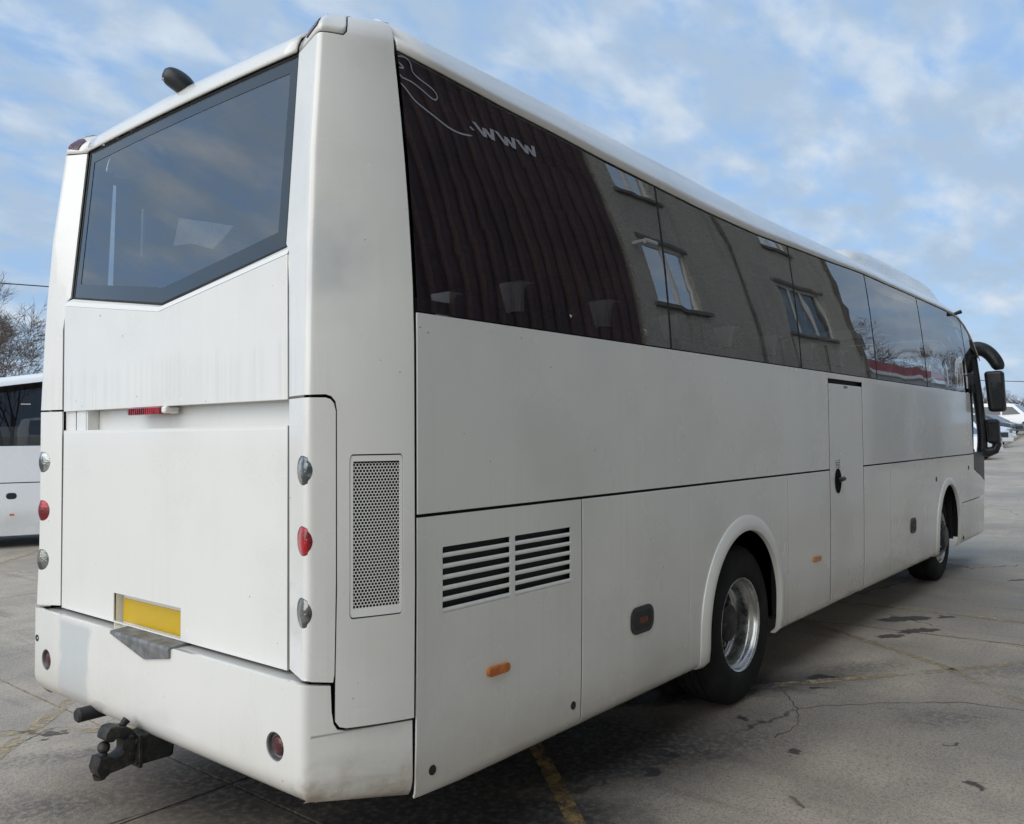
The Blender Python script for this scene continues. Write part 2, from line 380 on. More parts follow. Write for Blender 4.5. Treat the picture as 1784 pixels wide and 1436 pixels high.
def lathe(profile, n, axis, origin=(0, 0, 0), closed=False):
    """profile: (r, o) with o along axis; axis 'y-' points outward to -Y"""
    V = []; F = []; k = len(profile)
    for r, o in profile:
        for j in range(n):
            a = 2*math.pi*j/n
            if axis == 'y-': p = (r*math.cos(a), -o, r*math.sin(a))
            elif axis == 'y+': p = (r*math.cos(a), o, r*math.sin(a))
            elif axis == 'z': p = (r*math.cos(a), r*math.sin(a), o)
            elif axis == 'x-': p = (-o, r*math.cos(a), r*math.sin(a))
            V.append((p[0]+origin[0], p[1]+origin[1], p[2]+origin[2]))
    for i in range(k-1 + (1 if closed else 0)):
        i2 = (i+1) % k
        for j in range(n): F.append((i*n+j, i*n+(j+1) % n, i2*n+(j+1) % n, i2*n+j))
    return V, F
def rrect(u0, u1, v0, v1, r, n=4):
    out = []
    for cxx, cyy, a0 in ((u1-r, v0+r, -90), (u1-r, v1-r, 0), (u0+r, v1-r, 90), (u0+r, v0+r, 180)):
        for i in range(n+1):
            a = R(a0 + 90*i/n); out.append((cxx + r*math.cos(a), cyy + r*math.sin(a)))
    return out
CEN = Vector((5.7, 0, 1.7))
def panel(name, outer, f, mat, parent, th=.008, holes=(), cu=(), cv=(), bevel=.004, off=0., smooth=32, outward=None):
    loops = [outer] + list(holes)
    flat = [p for l in loops for p in l]
    tris = tessellate_polygon([[Vector((p[0], p[1], 0)) for p in l] for l in loops])
    bm = bmesh.new(); vs_ = [bm.verts.new((p[0], p[1], 0)) for p in flat]
    for t in tris:
        try: bm.faces.new([vs_[i] for i in t])
        except ValueError: pass
    bmesh.ops.remove_doubles(bm, verts=bm.verts, dist=1e-6)
    for u in cu:
        bmesh.ops.bisect_plane(bm, geom=bm.verts[:]+bm.edges[:]+bm.faces[:], dist=1e-6, plane_co=(u, 0, 0), plane_no=(1, 0, 0))
    for v in cv:
        bmesh.ops.bisect_plane(bm, geom=bm.verts[:]+bm.edges[:]+bm.faces[:], dist=1e-6, plane_co=(0, v, 0), plane_no=(0, 1, 0))
    bm.verts.ensure_lookup_table(); bm.faces.ensure_lookup_table()
    idx = {v: i for i, v in enumerate(bm.verts)}
    P = []; Q = []
    for v in bm.verts:
        u, w = v.co.x, v.co.y; e = 1e-3
        p = Vector(f(u, w)); n = (Vector(f(u+e, w)) - Vector(f(u-e, w))).cross(Vector(f(u, w+e)) - Vector(f(u, w-e)))
        n.normalize()
        ref = outward if outward is not None else (p - Vector((min(max(p.x, 1.2), 10.2), 0, min(max(p.z, .9), 2.7))))
        if n.dot(ref) < 0: n = -n
        P.append(p + n*off); Q.append(p + n*(off-th))
    N = len(P); F = []
    for fa in bm.faces:
        ii = [idx[v] for v in fa.verts]; F.append(tuple(ii))
        if th: F.append(tuple(N+i for i in reversed(ii)))
    for e in bm.edges:
        if th and len(e.link_faces) == 1:
            a, b = idx[e.verts[0]], idx[e.verts[1]]; F.append((a, b, N+b, N+a))
    bm.free()
    return mesh_obj(name, P+Q if th else P, F, mat, parent, smooth, bevel)
def fr(a, b, step):
    n = max(1, int(round((b-a)/step))); return [a + (b-a)*i/n for i in range(1, n)]
itp = lambda x, xs, ys: float(np.interp(x, xs, ys))
def smooth_itp(x, xs, ys):
    for i in range(len(xs)-1):
        if x <= xs[i+1] or i == len(xs)-2:
            t = min(1, max(0, (x-xs[i])/(xs[i+1]-xs[i]))); t = t*t*(3-2*t)*.5 + t*.5
            return ys[i] + (ys[i+1]-ys[i])*t

# ------------------------------------------------------------------ ground
def gh(x):
    return 0.0 if x < 22 else .00064*(min(x, 80)-22)**2
xs = [-1500, -400, -120, -40, -16.24, -10.64, -5.04, .56, 6.16, 11.76, 17.36, 22, 26, 30, 35, 40, 45, 50, 55, 60, 65, 70, 75, 80, 95, 130, 220, 500, 1500, 4000]
ysl = [-1500, -400, -120, -60, -30, -5.2, .26, 3.87, 6.57, 12.0, 18, 30, 60, 120, 400, 1500]
vv = [(x, y, gh(x) - (.016 if -16.3 < x < 21 and -5.3 < y < 12.1 else 0)) for x in xs for y in ysl]
nf = len(ysl)
ff = [(i*nf+j, (i+1)*nf+j, (i+1)*nf+j+1, i*nf+j+1) for i in range(len(xs)-1) for j in range(nf-1)]
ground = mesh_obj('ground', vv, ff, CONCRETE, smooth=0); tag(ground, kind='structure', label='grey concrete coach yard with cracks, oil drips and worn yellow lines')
sx = [-16.24, -10.64, -5.04, .56, 6.16, 11.76, 17.36, 22.0]; sy = [-5.2, .26, 3.87, 6.57, 12.0]
rg = random.Random(3)
for i in range(len(sx)-1):
    for j in range(len(sy)-1):
        x0, x1, y0, y1 = sx[i], sx[i+1], sy[j], sy[j+1]
        gx, gy = .008, .007
        # joint edges are chipped: a few jittered points along each side
        pts = []
        def edge(a, b, n):
            for k in range(n):
                t = k/n; jx = rg.uniform(-.006, .006) if k else 0
                p = (a[0]+(b[0]-a[0])*t, a[1]+(b[1]-a[1])*t)
                pts.append((p[0] + (jx if abs(b[1]-a[1]) > abs(b[0]-a[0]) else 0), p[1] + (jx if abs(b[0]-a[0]) > abs(b[1]-a[1]) else 0)))
        c = [(x0+gx, y0+gy), (x1-gx, y0+gy), (x1-gx, y1-gy), (x0+gx, y1-gy)]
        for k in range(4): edge(c[k], c[(k+1) % 4], 9)
        dz = rg.uniform(-.002, .001)
        n = len(pts); V = [(x, y, dz) for x, y in pts] + [(x, y, -.05) for x, y in pts]
        F = [tuple(range(n))] + [(k, (k+1) % n, n+(k+1) % n, n+k) for k in range(n)]
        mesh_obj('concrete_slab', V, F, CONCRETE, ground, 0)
def ribbon(pts, w, z, jit=0, seed=1):
    r = random.Random(seed); V = []; F = []
    P = [Vector((p[0], p[1], 0)) for p in pts]; D = []
    for a, b in zip(P[:-1], P[1:]):
        n = max(1, int((b-a).length/.06)) if jit else 1
        for k in range(n):
            q = a + (b-a)*k/n
            if jit and k: q += Vector((r.uniform(-jit, jit), r.uniform(-jit, jit), 0))
            D.append(q)
    D.append(P[-1])
    for i, q in enumerate(D):
        d = (D[min(i+1, len(D)-1)]-D[max(i-1, 0)]).normalized(); nrm = Vector((-d.y, d.x, 0))
        ww = w*(r.uniform(.35, 1.2) if jit else 1)/2
        V += [(q+nrm*ww).to_tuple()[:2]+(z+gh(q.x),), (q-nrm*ww).to_tuple()[:2]+(z+gh(q.x),)]
        if i: F.append((2*i-2, 2*i-1, 2*i+1, 2*i))
    return V, F
def road_line(pts, w, m, name='yellow_line'):
    o = mesh_obj(name, *ribbon(pts, w, .004), m, ground, 0); return o
road_line([(6.3, -.25), (5.481, -1.514), (5.152, -1.975), (4.514, -2.581), (3.6, -3.5)], .085, YELLOW)
road_line([(3.4, -.86), (4.381, -1.559), (5.01, -2.02), (5.618, -2.431), (7.2, -3.55)], .085, YELLOW)
road_line([(7.15, .4), (7.161, -1.254), (7.179, -2.218), (7.19, -4.4)], .10, YELLOW)
road_line([(2.55, .05), (1.663, -.93), (1.26, -1.36), (.2, -2.45)], .085, YELLOW2)
road_line([(1.6, 3.2), (.593, 2.2), (.232, 1.85), (-.007, 1.63), (-1.2, .48)], .10, YELLOW)
road_line([(-.4, 2.40), (.111, 1.93), (.263, 1.80), (.53, 1.54), (1.4, .6)], .085, YELLOW)
road_line([(2.7, 9.2), (3.501, 10.0), (4.3, 10.9)], .11, YELLOW)
far_line = [(34, 3.6), (54.5, 5.43), (68.5, 6.1), (76, 6.4)]
dense = []
for a, b in zip(far_line[:-1], far_line[1:]):
    for k in range(6): dense.append((a[0]+(b[0]-a[0])*k/6, a[1]+(b[1]-a[1])*k/6))
road_line(dense+[far_line[-1]], .30, YELLOW2)
for k, pts in enumerate([[(3.906, -1.232), (3.504, -1.513), (3.605, -1.585), (4.006, -1.953), (4.292, -2.288), (4.35, -2.7)],
                         [(-.25, .31), (.004, .293), (.16, .262), (.321, .243), (.45, .262), (.597, .248)],
                         [(3.504, -1.513), (3.2, -1.62), (2.9, -1.60)], [(6.103, -.6), (6.169, -1.585), (6.216, -2.349), (6.25, -4)]]):
    mesh_obj('crack', *ribbon(pts, .0065 if k < 3 else .012, .0025, .016, k), JOINT, ground, 0)
tw = MB(); tw.tube([(2.165, -1.955, .008), (2.14, -1.99, .014), (2.115, -2.015, .009), (2.09, -2.05, .007)], [.004, .006, .006, .004], 6)
tag(tw.build('twig', TWIG), 'short dark twig lying on the bare concrete at the lower right', 'twig')

# ------------------------------------------------------------------ white coach: body surface
TZ = [0.3, .4, .7, 1.2, 2.0, 2.2]; TY = [1.246, 1.25, 1.262, 1.271, 1.275, 1.2745]
def ysf(z, x=5.0):
    y = itp(z, TZ, TY) if z <= 2.2 else -.05085816*z*z + .1784179*z + 1.12858745
    if x > 10.6: y -= .03*(x-10.6)**2
    return y
def side(sgn):
    def f(x, w):
        z, ins = w, 0.
        if w < .43:
            th = min((.43-w)/.075, 1.5); z = .43 - .075*math.sin(th); ins = .075*(1-math.cos(th))
        return (x, sgn*(ysf(z, x)-ins), z)
    return f
AZ = [.4, 2.43, 2.47, 3.22]; AX = [.012, .012, .032, .105]; AY = [.94, .94, .897, .878]
CZ = [.4, .9, 1.2, 1.88, 2.4, 2.78, 3.22]; CX = [-.055, -.05, -.04, -.038, -.018, .006, .058]; CY = [1.10, 1.10, 1.10, 1.10, 1.092, 1.079, 1.056]
def corner(sgn):
    """u in [-1,0]: rear-facing strip, [0,1]: facet running forward to the side; w: height along the skin"""
    def f(u, w):
        z = min(w, 3.22)
        A = Vector((itp(z, AZ, AX), itp(z, AZ, AY), 0)); C = Vector((itp(z, CZ, CX), itp(z, CZ, CY), 0)); Gp = Vector((.34, ysf(z), 0))
        a, b = .16, .07
        fn = Vector((-(Gp-C).y, (Gp-C).x, 0)).normalized()        # outward normal of the facet
        def facet(t): return C + (Gp-C)*t + fn*.014*4*t*(1-t)*(1 if t > 0 else 0)
        if u <= -a: p = C + (A-C)*(-u); nrm = Vector((-1, 0, 0))
        elif u >= b: p = facet(u); nrm = fn
        else:
            t = (u+a)/(a+b); p0 = C+(A-C)*a; p2 = facet(b)
            p = p0*(1-t)**2 + C*2*t*(1-t) + p2*t*t; nrm = (Vector((-1, 0, 0))*(1-t) + fn*t).normalized()
        zz = w
        if w > 3.22:
            th = min((w-3.22)/.15, 1.55); uu = [-1, -.15, .25, 1]; rv = itp(u, uu, [.095, .145, .155, .165]); rh = itp(u, uu, [.11, .15, .15, .11]); zz = 3.22 + rv*math.sin(th); p = p - nrm*rh*(1-math.cos(th))
        return (p.x, sgn*p.y, zz)
    return f
CCU = [-.6, -.16, -.12, -.08, -.04, 0, .02, .045, .07, .2, .35, .5, .65, .8, .9]
coach = empty('coach'); tag(coach, 'large white coach seen from its rear corner, with tinted windows and a yellow number plate', 'coach')
P = coach
SR, SL = side(-1), side(1)
DZ = 1.440                                                       # waist joint
def wheel_cut(cx, hw, zc, zb=.30, n=14):
    """points of an arch from its right foot over the top to its left foot"""
    return [(cx+hw, zb)] + [(cx+hw*math.cos(R(180*k/n)), zc+hw*math.sin(R(180*k/n))) for k in range(n+1)] + [(cx-hw, zb)]
RW = (3.34, .585, .572); FW = (9.03, .555, .60)
CV = [.335, .35, .37, .39, .41, .43, .6, .9, 1.2, 1.44, 1.8, 2.0, 2.2, 2.5]
for s, f in ((-1, SR), (1, SL)):
    pn = lambda name, o, **k: panel(name, o, f, WHITE, P, cv=CV, **k)
    # upper flank panels
    pn('side_panel', [(.349, DZ+.006), (4.955, DZ+.006), (4.955, 2.205), (.349, 2.205)], cu=fr(.349, 4.955, .5))
    pn('side_panel', [(4.965, 2.160), (5.838, 2.160), (5.838, 2.205), (4.965, 2.205)])
    pn('side_panel', [(5.848, DZ+.006), (10.42, DZ+.006), (10.30, 2.205), (5.848, 2.205)], cu=fr(5.848, 10.42, .3))
    # lower flaps
    holes = [rrect(.484, .908, 1.058, 1.312, .004, 1), rrect(.938, 1.360, 1.058, 1.312, .004, 1)] if s < 0 else []
    flap = pn('engine_flap', [(.349, .395), (1.0, .335), (1.41, .312), (1.434, .318), (1.447, .345), (1.447, DZ-.006), (.349, DZ-.006)], holes=holes, cu=fr(.349, 1.451, .3))
    if s < 0:
        for xa, xb in ((.484, .908), (.938, 1.360)):
            for k in range(6):
                z1 = 1.312 - .0423*k - .0235
                m = MB(); prof = [(.004, z1-.0185), (.000, z1-.013), (.0005, z1-.006), (.005, z1-.001), (.012, z1-.002), (.012, z1-.006), (.006, z1-.010), (.007, z1-.018)]
                V = []; n = len(prof)
                for x in (xa+.002, xb-.002):
                    for d, z in prof: V.append((x, -(ysf(z)-d), z))
                F = [(i, (i+1) % n, n+(i+1) % n, n+i) for i in range(n)] + [tuple(range(n)), tuple(range(2*n-1, n-1, -1))]
                mesh_obj('louvre_slat', V, F, WHITE_CLEAN, flap, 50)
            mesh_obj('louvre_back', *box_vf(xa-.01, xb+.01, -1.24, -1.235, 1.05, 1.32), BLACK, flap, 0)
    pn('luggage_flap', [(1.459, .312), (2.564, .312), (2.564, DZ-.006), (1.459, DZ-.006)], cu=fr(1.459, 2.564, .5))
    pn('wheel_panel', [(2.567, .312)] + wheel_cut(*RW, zb=.312)[::-1] + [(4.067, .312), (4.067, DZ-.006), (2.567, DZ-.006)], cu=fr(2.567, 4.07, .5))
    pn('luggage_flap', [(4.077, .312), (4.955, .312), (4.955, DZ-.006), (4.077, DZ-.006)], cu=fr(4.077, 4.955, .5))
    door = pn('emergency_door', [(4.982, .318), (5.829, .318), (5.829, 2.122), (4.982, 2.122)], off=-.002)
    pn('luggage_flap', [(5.848, .312), (6.641, .312), (6.641, DZ-.006), (5.848, DZ-.006)])
    pn('wheel_panel', [(6.653, .312)] + wheel_cut(*FW, zb=.312)[::-1] + [(9.72, .312), (9.72, .868), (11.13, .880), (11.17, 1.055), (10.43, 1.245), (10.44, DZ-.006), (6.653, DZ-.006)], cu=fr(6.653, 11.2, .3))
    pn('front_flap', [(9.735, .33), (11.10, .345), (11.12, .868), (9.735, .858)], cu=fr(9.735, 11.1, .25))
    # arch lips
    for cxa, hw, zca in (RW, FW):
        path = wheel_cut(cxa, 1, zca, .345, 36); path = [path[0], (cxa+1, .40), (cxa+1, .47)] + path[1:-1] + [(cxa-1, .47), (cxa-1, .40), path[-1]]
        cen = [(cxa, zca)]*len(path); V = []; F = []
        prof = [(hw+.056, -.002), (hw+.054, .006), (hw+.046, .010), (hw+.005, .020), (hw-.030, .024), (hw-.040, .018), (hw-.042, .006), (hw-.042, -.012)] if hw > .57 else [(hw+.046, -.002), (hw+.044, .006), (hw+.036, .010), (hw+.005, .018), (hw-.024, .020), (hw-.034, .014), (hw-.036, .004), (hw-.036, -.012)]
        for i, (px_, pz_) in enumerate(path):
            if pz_ < zca - .02 and abs(abs(px_-cxa)-1) < 1e-6: dx_, dz_, base = (1 if px_ > cxa else -1), 0, (cxa, pz_)
            else: dx_, dz_, base = px_-cxa, pz_-zca, (cxa, zca)
            for r_, o_ in prof:
                x, z = base[0]+dx_*r_, base[1]+dz_*r_
                q_ = f(x, max(z, .32)); V.append((x, q_[1] + s*o_, q_[2]))
        k = len(prof)
        for i in range(len(path)-1):
            for j in range(k-1): F.append((i*k+j, i*k+j+1, (i+1)*k+j+1, (i+1)*k+j))
        F.append(tuple(range(k))); F.append(tuple((len(path)-1)*k+j for j in range(k)))
        mesh_obj('wheel_arch_trim', V, F, WHITE_CLEAN, P, 40)

# roof edge heights fitted from the photograph
ZTX = [.3, 1.1, 2.1, 3.0, 3.7, 5.0, 6.26, 9.4, 9.9]; ZTZ = [3.240, 3.196, 3.148, 3.118, 3.110, 3.142, 3.176, 3.180, 3.168]
ZSX = [.3, 1.2, 2.3, 3.9, 5.8, 9.6]; ZSZ = [3.386, 3.380, 3.358, 3.322, 3.322, 3.315]
def ztop(x):
    if x <= 9.9: return smooth_itp(x, ZTX, ZTZ)
    t = min(1, (x-9.9)/1.30); return 3.168 - .50*t**2.2
def zsil(x):
    if x <= 9.6: return smooth_itp(x, ZSX, ZSZ)
    t = min(1, (x-9.6)/1.65); return 3.315 - .52*t**2.3
# side windows
PX = [.350, 2.370, 4.390, 6.300, 8.155, 10.285]
for s, f in ((-1, SR), (1, SL)):
    for a, b in zip(PX[:-1], PX[1:]):
        n = 10; xsn = [a+.003 + (b-a-.006)*k/n for k in range(n+1)]
        out = [(x, 2.212) for x in xsn] + [(x, ztop(x)-.006) for x in reversed(xsn)]
        panel('side_window', out, f, SIDE_GLASS if s < 0 else LEFT_GLASS, P, th=0, cu=xsn[1:-1], cv=[2.4, 2.6, 2.8, 3.0, 3.1], bevel=0, off=-.001)
        panel('window_seal', [(b-.006, 2.212), (b+.006, 2.212), (b+.006, ztop(b)-.006), (b-.006, ztop(b)-.006)], f, BLACK, P, th=.006, cv=[2.4, 2.6, 2.8, 3.0], bevel=0, off=.0015)
    xe = [10.295 + (10.66-10.295)*k/5 for k in range(6)]
    panel('cab_window', [(x, 2.212) for x in xe] + [(x, ztop(x)-.006) for x in reversed(xe)], f, SIDE_GLASS, P, th=0, cu=xe[1:-1], cv=[1.7, 2.0, 2.2, 2.4, 2.6, 2.8, 3.0], bevel=0)
    panel('cab_corner_glass', [(10.445, 1.255), (11.165, 1.065), (11.175, 1.448), (10.448, 1.448)], f, PLASTIC, P, th=.005, cu=fr(10.45, 11.2, .2), bevel=.002)
    # dark frit band along the sill and the seal line under the glass
    xx = [.352 + (10.28-.352)*k/24 for k in range(25)]
    panel('window_band', [(x, 2.212) for x in xx] + [(x, 2.262) for x in reversed(xx)], f, BLACK, P, th=.003, cu=xx[1:-1], bevel=0, off=-.008)
    panel('window_band', [(x, ztop(x)-.05) for x in xx] + [(x, ztop(x)-.002) for x in reversed(xx)], f, BLACK, P, th=.003, cu=xx[1:-1], bevel=0, off=-.008)
# roof skin: cove above the windows and crown
def roof_pt(x, q):
    """q 0..1 from right window head over to the centre line"""
    zt, zs = ztop(x), zsil(x); yt = ysf(zt, x)
    fr_ = 1 if x < 10.3 else max(.80, 1-.16*(x-10.3))
    cf = .30 + .70*min(1, max(0, (x-.35)/1.6))
    pr = [(yt, zt), (yt-.010, zt+.25*(zs-zt)), (1.085+.35*(yt-1.085), zt+.62*(zs-zt)), (1.088, zs-.016), (1.055, zs+.012*cf), (.95, zs+.040*cf), (.7, zs+.070*cf), (.35, zs+.088*cf), (0, zs+.094*cf)]
    t = q*(len(pr)-1); i = min(int(t), len(pr)-2); t -= i
    return (pr[i][0]+(pr[i+1][0]-pr[i][0])*t, pr[i][1]+(pr[i+1][1]-pr[i][1])*t)
rx = [.350] + [.6+.4*k for k in range(23)] + [9.6, 9.9, 10.2, 10.5, 10.75, 10.95, 11.1, 11.22]
V = []; F = []; Q = 8
for x in rx:
    row = [roof_pt(x, k/Q) for k in range(Q+1)]
    for y, z in row: V.append((x, -y, z))
    for y, z in row[-2::-1]: V.append((x, y, z))
k = 2*Q+1
for i in range(len(rx)-1):
    for j in range(k-1): F.append((i*k+j, i*k+j+1, (i+1)*k+j+1, (i+1)*k+j))
roof = mesh_obj('roof', V, F, WHITE, P, 60)
sm = roof.modifiers.new('thickness', 'SOLIDIFY'); sm.thickness = .012; sm.offset = 1
# rear roof cap between the corner posts
def cap_pt(y, t):
    ar = .012*(1-(y/.88)**2); x0, z0 = .108, 3.238+ar
    prof = [(x0, z0), (x0+.004, z0+.03), (x0+.018, z0+.062), (x0+.05, z0+.088+ar), (x0+.11, z0+.108+ar*1.5), (x0+.20, z0+.122+ar*2.2), (.72, zsil(.7)+.012+ar*2)]
    t *= len(prof)-1; i = min(int(t), len(prof)-2); t -= i
    return (prof[i][0]+(prof[i+1][0]-prof[i][0])*t, y, prof[i][1]+(prof[i+1][1]-prof[i][1])*t)
V = []; F = []
yy = [-.872 + 1.744*k/20 for k in range(21)]
for y in yy:
    for t in range(13): V.append(cap_pt(y, t/12))
for i in range(20):
    for j in range(12): F.append((i*13+j, i*13+j+1, (i+1)*13+j+1, (i+1)*13+j))
cap = mesh_obj('rear_roof_cap', V, F, WHITE, P, 60)
sm = cap.modifiers.new('thickness', 'SOLIDIFY'); sm.thickness = .01; sm.offset = 1

def lamp_outline(z, k=1.0):
    pts = []
    for a in range(60, 301, 15):                                    # round inner part on the rear face
        pts.append((-.19 + .31*k*math.cos(R(a)), z + .053*k*math.sin(R(a))))
    pts += [(-.02, z-.036*k), (.024, z-.025*k), (.046*k, z-.013*k), (.055*k, z), (.046*k, z+.013*k), (.024, z+.025*k), (-.02, z+.036*k)]
    return pts
# rear corner posts
for s in (-1, 1):
    f = corner(s)
    lo = [(.268, .735), (.30, .716), (.36, .708), (.985, .700)] 
    # tall corner panel: facet from the flap gap upwards, top strip wraps round the crease
    out = [(.268, .76)] + lo + [(.985, 3.37), (.80, 3.395), (.62, 3.40), (.49, 3.385), (.42, 3.355), (.385, 3.30), (.36, 3.262), (.31, 3.245), (.16, 3.247), (0, 3.247), (-.96, 3.236),
           (-.985, 2.47), (-.985, 1.890), (-.5, 1.890), (0, 1.890), (.17, 1.892), (.22, 1.885), (.255, 1.868), (.268, 1.835)]
    hole = rrect(.376, .876, 1.088, 1.676, .028, 4) if s < 0 else None
    cp = panel('corner_panel', out, f, WHITE, P, holes=[hole] if hole else [], cu=CCU, cv=[.9, 1.2, 1.5, 1.88, 2.1, 2.3, 2.45, 2.6, 2.78, 2.95, 3.1, 3.22, 3.25, 3.28, 3.31, 3.34, 3.37], th=.01)
    LH = [(z, lamp_outline(z)) for z in (1.621, 1.371, 1.119)]
    # lamp panel
    lp = panel('lamp_panel', [(-.985, .892), (-.5, .890), (0, .888), (.245, .874), (.256, .90), (.256, 1.832), (.240, 1.860), (.212, 1.874), (.17, 1.880), (0, 1.880), (-.985, 1.880)], f, WHITE, P, holes=[h for _, h in LH], cu=CCU, cv=[1.0, 1.24, 1.5, 1.75], th=.01, bevel=.003)
    # corner cap with its red marker
    seam = [(-.97, 3.246), (-.6, 3.250), (-.3, 3.253), (-.16, 3.255), (-.08, 3.256), (0, 3.256), (.05, 3.256), (.10, 3.256), (.16, 3.256), (.24, 3.255), (.31, 3.256), (.345, 3.268), (.366, 3.295), (.385, 3.33), (.41, 3.366), (.44, 3.385), (.48, 3.397), (.55, 3.407), (.61, 3.411), (.70, 3.411), (.80, 3.407), (.90, 3.396), (.985, 3.382)]
    V = []; F = []; K = 9
    for u, w in seam:
        b_ = Vector(f(u, w))
        if u <= 0: t_ = (u+.97)/.97; T = Vector((.30-.05*t_, s*(.80+.13*t_), 3.350+.028*t_))
        elif u < .48: t_ = u/.48; T = Vector((.25+.10*t_, s*(.93+.06*t_), 3.378+.016*t_))
        else: t_ = (u-.48)/.505; T = Vector((.35+.03*t_, s*(.99+.06*t_), 3.394+.004*t_))
        for k_ in range(K):
            th = math.pi/2*k_/(K-1); c_, s_ = 1-math.cos(th), math.sin(th)
            e_ = Vector((b_.x+(T.x-b_.x)*c_, b_.y+(T.y-b_.y)*c_, b_.z+(T.z-b_.z)*s_))
            g_ = k_/(K-1); wt = max(w, 3.415)
            fp = Vector(f(u, w+(wt-w)*min(1, g_/.7))) if g_ <= .7 else Vector(f(u, wt)).lerp(T, (g_-.7)/.3)
            q_ = min(1, max(0, u/.2)); q_ = q_*q_*(3-2*q_); V.append(e_.lerp(fp, q_))
    for i_ in range(len(seam)-1):
        for k_ in range(K-1): F.append((i_*K+k_, i_*K+k_+1, (i_+1)*K+k_+1, (i_+1)*K+k_))
    cc = mesh_obj('corner_cap', V, F, WHITE, P, 50)
    md = cc.modifiers.new('thickness', 'SOLIDIFY'); md.thickness = .008; md.offset = -1
    def capmap(u, v):                                                # marker sits on the rear face of the cap
        w = itp(u, [q[0] for q in seam], [q[1] for q in seam]); b_ = Vector(f(u, w)); t_ = (u+.97)/.97
        T = Vector((.30-.05*t_, s*(.80+.13*t_), 3.350+.028*t_)); th = math.pi/2*v
        return (b_.x+(T.x-b_.x)*(1-math.cos(th)), b_.y+(T.y-b_.y)*(1-math.cos(th)), b_.z+(T.z-b_.z)*math.sin(th))
    panel('marker_lamp', [(-.58, .10), (-.12, .14), (-.06, .30), (-.10, .46), (-.30, .50), (-.56, .40)], capmap, LENS_DARKRED, P, th=.008, cu=[-.4, -.25], cv=[.2, .3], off=.005, bevel=.003)
    # tail lamps set across the crease, sunk in the lamp panel
    for (z, hole_), m, nm in zip(LH, (LENS_CLEAR, LENS_RED, LENS_SMOKE), ('reversing_lamp', 'tail_lamp', 'indicator_lamp')):
        def dome(u, w, z=z):
            p = Vector(f(u, w)); q = max(0, 1-((u+.19)/.26)**2 - ((w-z)/.050)**2) if u < 0 else max(0, 1-(.19/.26)**2-((w-z)/.05)**2-(u/.05)**2)
            return (p.x - .010*q, p.y + s*.006*q, p.z)
        ou = lamp_outline(z, .95)
        lens = panel(nm, ou, dome, m, P, th=.004, off=-.001, cu=[-.4, -.3, -.2, -.12, -.08, -.04, 0, .02], cv=[z-.03, z-.015, z, z+.015, z+.03], bevel=0)
        panel('lamp_gasket', lamp_outline(z, 1.12), f, GASKET, lens, th=.004, off=-.0055, cu=[-.3, -.12, -.06, 0, .03], bevel=0)
    # mesh-covered backing behind the posts
panel('corner_seal', [(.96, .56), (1.03, .56), (1.03, 3.36), (.96, 3.36)], corner(-1), BLACK, P, th=.004, cv=[.9, 1.5, 2.2, 2.6, 3.0, 3.22, 3.3], off=-.022, bevel=0)
panel('corner_seal', [(-.99, .60), (.99, .60), (.99, 3.23), (-.99, 3.23)], corner(-1), BLACK, P, th=.004, cu=CCU, cv=[.9, 1.5, 2.2, 2.44, 2.48, 2.6, 3.0], off=-.075, bevel=0)
panel('corner_seal', [(-.99, .60), (.99, .60), (.99, 3.23), (-.99, 3.23)], corner(1), BLACK, P, th=.004, cu=CCU, cv=[.9, 1.5, 2.2, 2.44, 2.48, 2.6, 3.0], off=-.075, bevel=0)
for s in (-1, 1): panel('corner_seal', [(.10, 3.22), (.98, 3.22), (.98, 3.355), (.6, 3.385), (.45, 3.375), (.36, 3.34), (.3, 3.30), (.1, 3.285)], corner(s), BLACK, P, th=.003, cu=CCU, cv=[3.22, 3.25, 3.28, 3.31, 3.34, 3.37], off=-.0115, bevel=0)
# perforated grille
fc = corner(-1)
gr = panel('vent_grille', rrect(.381, .871, 1.093, 1.671, .024, 4), fc, WHITE_CLEAN, P, th=.004, holes=[rrect(.410, .843, 1.122, 1.650, .004, 1)], cu=[.5, .65, .8], bevel=.0015, off=-.003)
V = []; F = []
pw = .0126/.418; ph = .01105
rows = int((1.650-1.122)/ph)+1; cols = int((.843-.410)/pw)+2
for r_ in range(rows):
    for c_ in range(cols):
        cu_ = .405 + (c_ + (.5 if r_ % 2 else 0))*pw; cz_ = 1.118 + r_*ph
        if cu_ > .852: continue
        b = len(V)
        for k in range(6):
            a = R(30+60*k); V.append(Vector(fc(cu_+math.cos(a)*pw/math.sqrt(3), cz_+math.sin(a)*.0126/math.sqrt(3))))
        for k in range(6):
            a = R(30+60*k); V.append(Vector(fc(cu_+math.cos(a)*pw*.435, cz_+math.sin(a)*.0055)))
        for k in range(6): F.append((b+k, b+(k+1) % 6, b+6+(k+1) % 6, b+6+k))
nrm = Vector((-.42, -.90, 0)).normalized()
perf = mesh_obj('perforated_sheet', [v - nrm*.0065 for v in V], F, WHITE_CLEAN, gr, 0); perf['kind'] = 'stuff'
panel('grille_back', [(.385, 1.10), (.868, 1.10), (.868, 1.667), (.385, 1.667)], fc, plain('grille_dark', (.010, .010, .011), .8, nscale=9, namp=.8), gr, th=.003, bevel=0, off=-.05)

